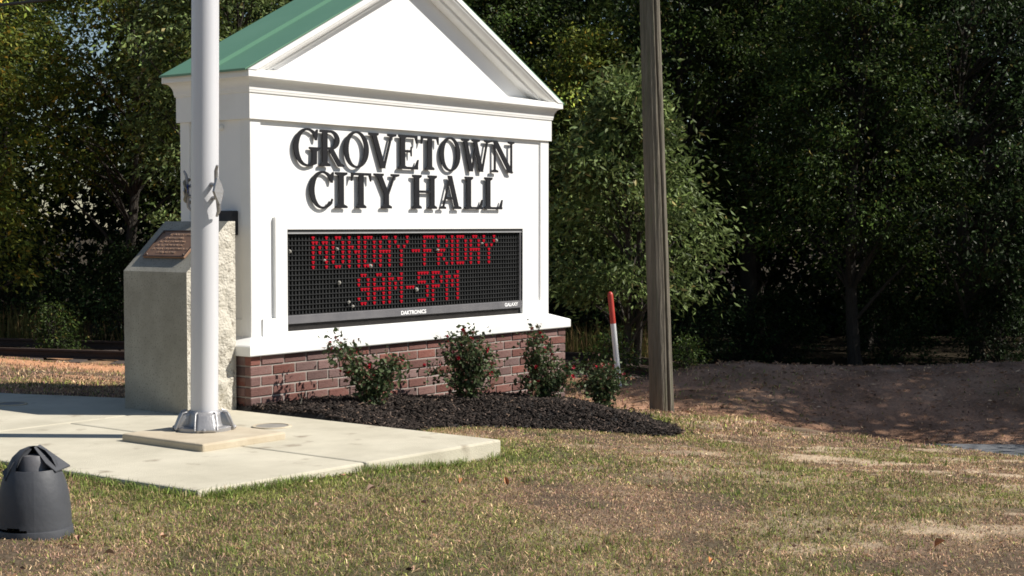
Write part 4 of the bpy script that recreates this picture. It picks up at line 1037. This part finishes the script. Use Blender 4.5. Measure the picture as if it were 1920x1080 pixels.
# fallen leaves on the lawn
def dead_leaf_mesh():
    v = []; out = [(0, 0), (.014, .012), (.03, .018), (.048, .010), (.062, 0), (.048, -.011), (.03, -.016), (.014, -.011)]
    for i, (a, b) in enumerate(out): v.append((a, b, .012*abs(b)/.018+.010*math.sin(a*50)))
    v.append((.032, 0, .002)); n = len(out)
    me = bpy.data.meshes.new('fallen_leaf'); me.from_pydata(v, [], [(i, (i+1) % n, n) for i in range(n)]); me.update(); me.materials.append(M['deadleaf']); return me
dlm = dead_leaf_mesh()
FL = [(868, 902, 'curled brown fallen leaf on the lawn below the walkway corner'), (952, 915, 'long reddish fallen leaf on the lawn right of the curled one'), (800, 950, 'pair-tipped brown fallen leaf in mid lawn'), (598, 950, 'small rust fallen leaf left of lawn centre'), (308, 1015, 'orange fallen leaf on the lawn right of the shroud'), (148, 1022, 'pale tan fallen leaf beside the shroud'), (195, 1043, 'brown fallen leaf near the bottom left'), (688, 925, 'tiny orange fallen leaf under the walkway edge'), (1330, 1062, 'reddish fallen leaf near the bottom right'), (1752, 1032, 'small red fallen leaf in the right lawn'), (1150, 808, 'tan fallen leaf at the mulch edge')]
def pix_ground(px, py):
    rt = Vector((r0, r1, 0)); upv = rt.cross(fw); dv = fw+rt*((px-960)/FPX)-upv*((py-540)/FPX); o = Vector((CX, CY, CZ)); t = 4.
    while t < 25:
        p = o+dv*t
        if p.z < float(gz(np.array(p.x), np.array(p.y)))+.02: break
        t += .02
    return p
LEAF_XY = [tuple(pix_ground(a, b)) for a, b, _ in FL]
for (x, y, z), (_, _, lb) in zip(LEAF_XY, FL):
    o = link('fallen_leaf', dlm); o.location = (x, y, z+.012); s = rng.uniform(.5, .85); o.scale = (s, s, s*1.3); o.rotation_euler = (rng.normal(0, .5), rng.normal(0, .4), rng.uniform(0, 6.28))
    setp(o, lb, 'leaf', 'fallen leaves on the lawn')

# ------------------------------------------------------------------ rose bushes
def flower_mesh():
    g = np.random.default_rng(3); V = []; F = []
    for ringi, (nr, rr, zz, tilt) in enumerate(((5, .013, .000, .3), (4, .009, .005, .9), (3, .005, .008, 1.3))):
        for k in range(nr):
            a = 2*math.pi*(k+.4*ringi)/nr; c, s = math.cos(a), math.sin(a); b = len(V)
            def pt(r, w, z): return (r*c-w*s, r*s+w*c, z)
            V += [pt(0, 0, zz-.004), pt(rr*.6, -.008, zz+rr*tilt*.5), pt(rr*1.1, 0, zz+rr*tilt), pt(rr*.6, .008, zz+rr*tilt*.5)]
            F += [(b, b+1, b+2), (b, b+2, b+3)]
    me = bpy.data.meshes.new('flower'); me.from_pydata(V, [], F); me.update(); me.materials.append(M['petal']); return me
flm = flower_mesh()
def rose(x, y, shape, H, seed, nleaf, nfl, label):
    g = np.random.default_rng(seed); z0 = float(gz(np.array(x), np.array(y))+bed_h(np.array(x), np.array(y)))
    e = empty('rose_bush', (x, y, z0), label, 'rose bush', 'rose bushes in the mulch bed')
    wood = MB(); tips = []; lp = []
    for (ex, ez, n) in shape:
        for k in range(n):
            t = Vector((.98*ex+g.normal(0, .03), -.48*ex+g.normal(0, .03), ez*g.uniform(.82, 1.04)))
            t += Vector((f0, f1, 0))*g.normal(0, .07)
            b = Vector((g.normal(0, .02), g.normal(0, .02), -.03)); m = b.lerp(t, .5)+Vector((g.normal(0, .02)-t.x*.12, g.normal(0, .02)-t.y*.12, .02))
            wood.tube([b, m, t], [.0045, .0035, .0015], 5, cap=False); tips.append(t)
            for q in range(nleaf):
                s = g.random()**.75; p = (b.lerp(m, s*2) if s < .5 else m.lerp(t, s*2-1)); sp = .016+.030*s
                lp.append(np.array(p)+g.normal(0, 1, 3)*sp)
    lp = np.array(lp); lp[:, 2] = np.maximum(lp[:, 2], .005)
    wood.obj('stems', M['stem'], e)
    V, F = leaf_cloud(lp, .037, .6, g, .1)
    col = leaf_cols(len(lp), [[.055, .08, .03], [.075, .10, .042], [.10, .13, .065], [.13, .065, .045]], [4, 4, 2, 1.3], g, .25)
    fo = link('foliage', npmesh('foliage', V, F, col), M['roseleaf'], e); fo['kind'] = 'stuff'
    for k in range(nfl):
        t = tips[k % len(tips)]; o = link('flower', flm, None, e)
        s_ = 1 if k < len(tips) else g.uniform(.55, .95); p = Vector((0, 0, 0)).lerp(t, s_)+Vector(g.normal(0, .012, 3))*(1+2*(s_ < 1))
        o.location = p; sc = g.uniform(.7, 1.35); o.scale = (sc, sc, sc); o.rotation_euler = (g.normal(0, .6), g.normal(0, .6), g.uniform(0, 6))
rose(.69, -.42, [(-.23, .46, 4), (-.14, .38, 3), (-.02, .30, 3), (.10, .30, 3), (.17, .34, 4)], .46, 1, 105, 30, 'V-shaped red rose bush, leftmost of the four')
rose(1.68, -.42, [(-.21, .27, 2), (-.10, .45, 4), (-.01, .48, 5), (.08, .46, 4), (.15, .38, 4), (.20, .24, 3)], .49, 2, 105, 30, 'full rounded red rose bush, second from the left')
rose(2.59, -.42, [(-.20, .18, 2), (-.06, .50, 4), (.0, .54, 4), (.06, .38, 4), (.16, .26, 4), (.24, .22, 3)], .54, 3, 100, 30, 'tall narrow red rose bush at the right end of the brick base')
rose(3.44, -.42, [(-.14, .24, 3), (-.06, .36, 4), (.03, .36, 4), (.10, .32, 3), (.17, .27, 3)], .38, 4, 105, 16, 'small red rose bush furthest right, beyond the brick base')
wd = empty('dry_stalk', (.22, -.22, float(gz(np.array(.22), np.array(-.22))+bed_h(np.array(.22), np.array(-.22)))), 'pale dry twig in the mulch near the brick corner', 'twig')
MB().tube([(0, 0, -.01), (.012, -.01, .05), (.008, -.02, .075)], [.003, .0025, .001], 5).tube([(.010, -.008, .045), (-.005, .0, .085)], [.002, .001], 5).obj('stalk', M['rope'], wd)
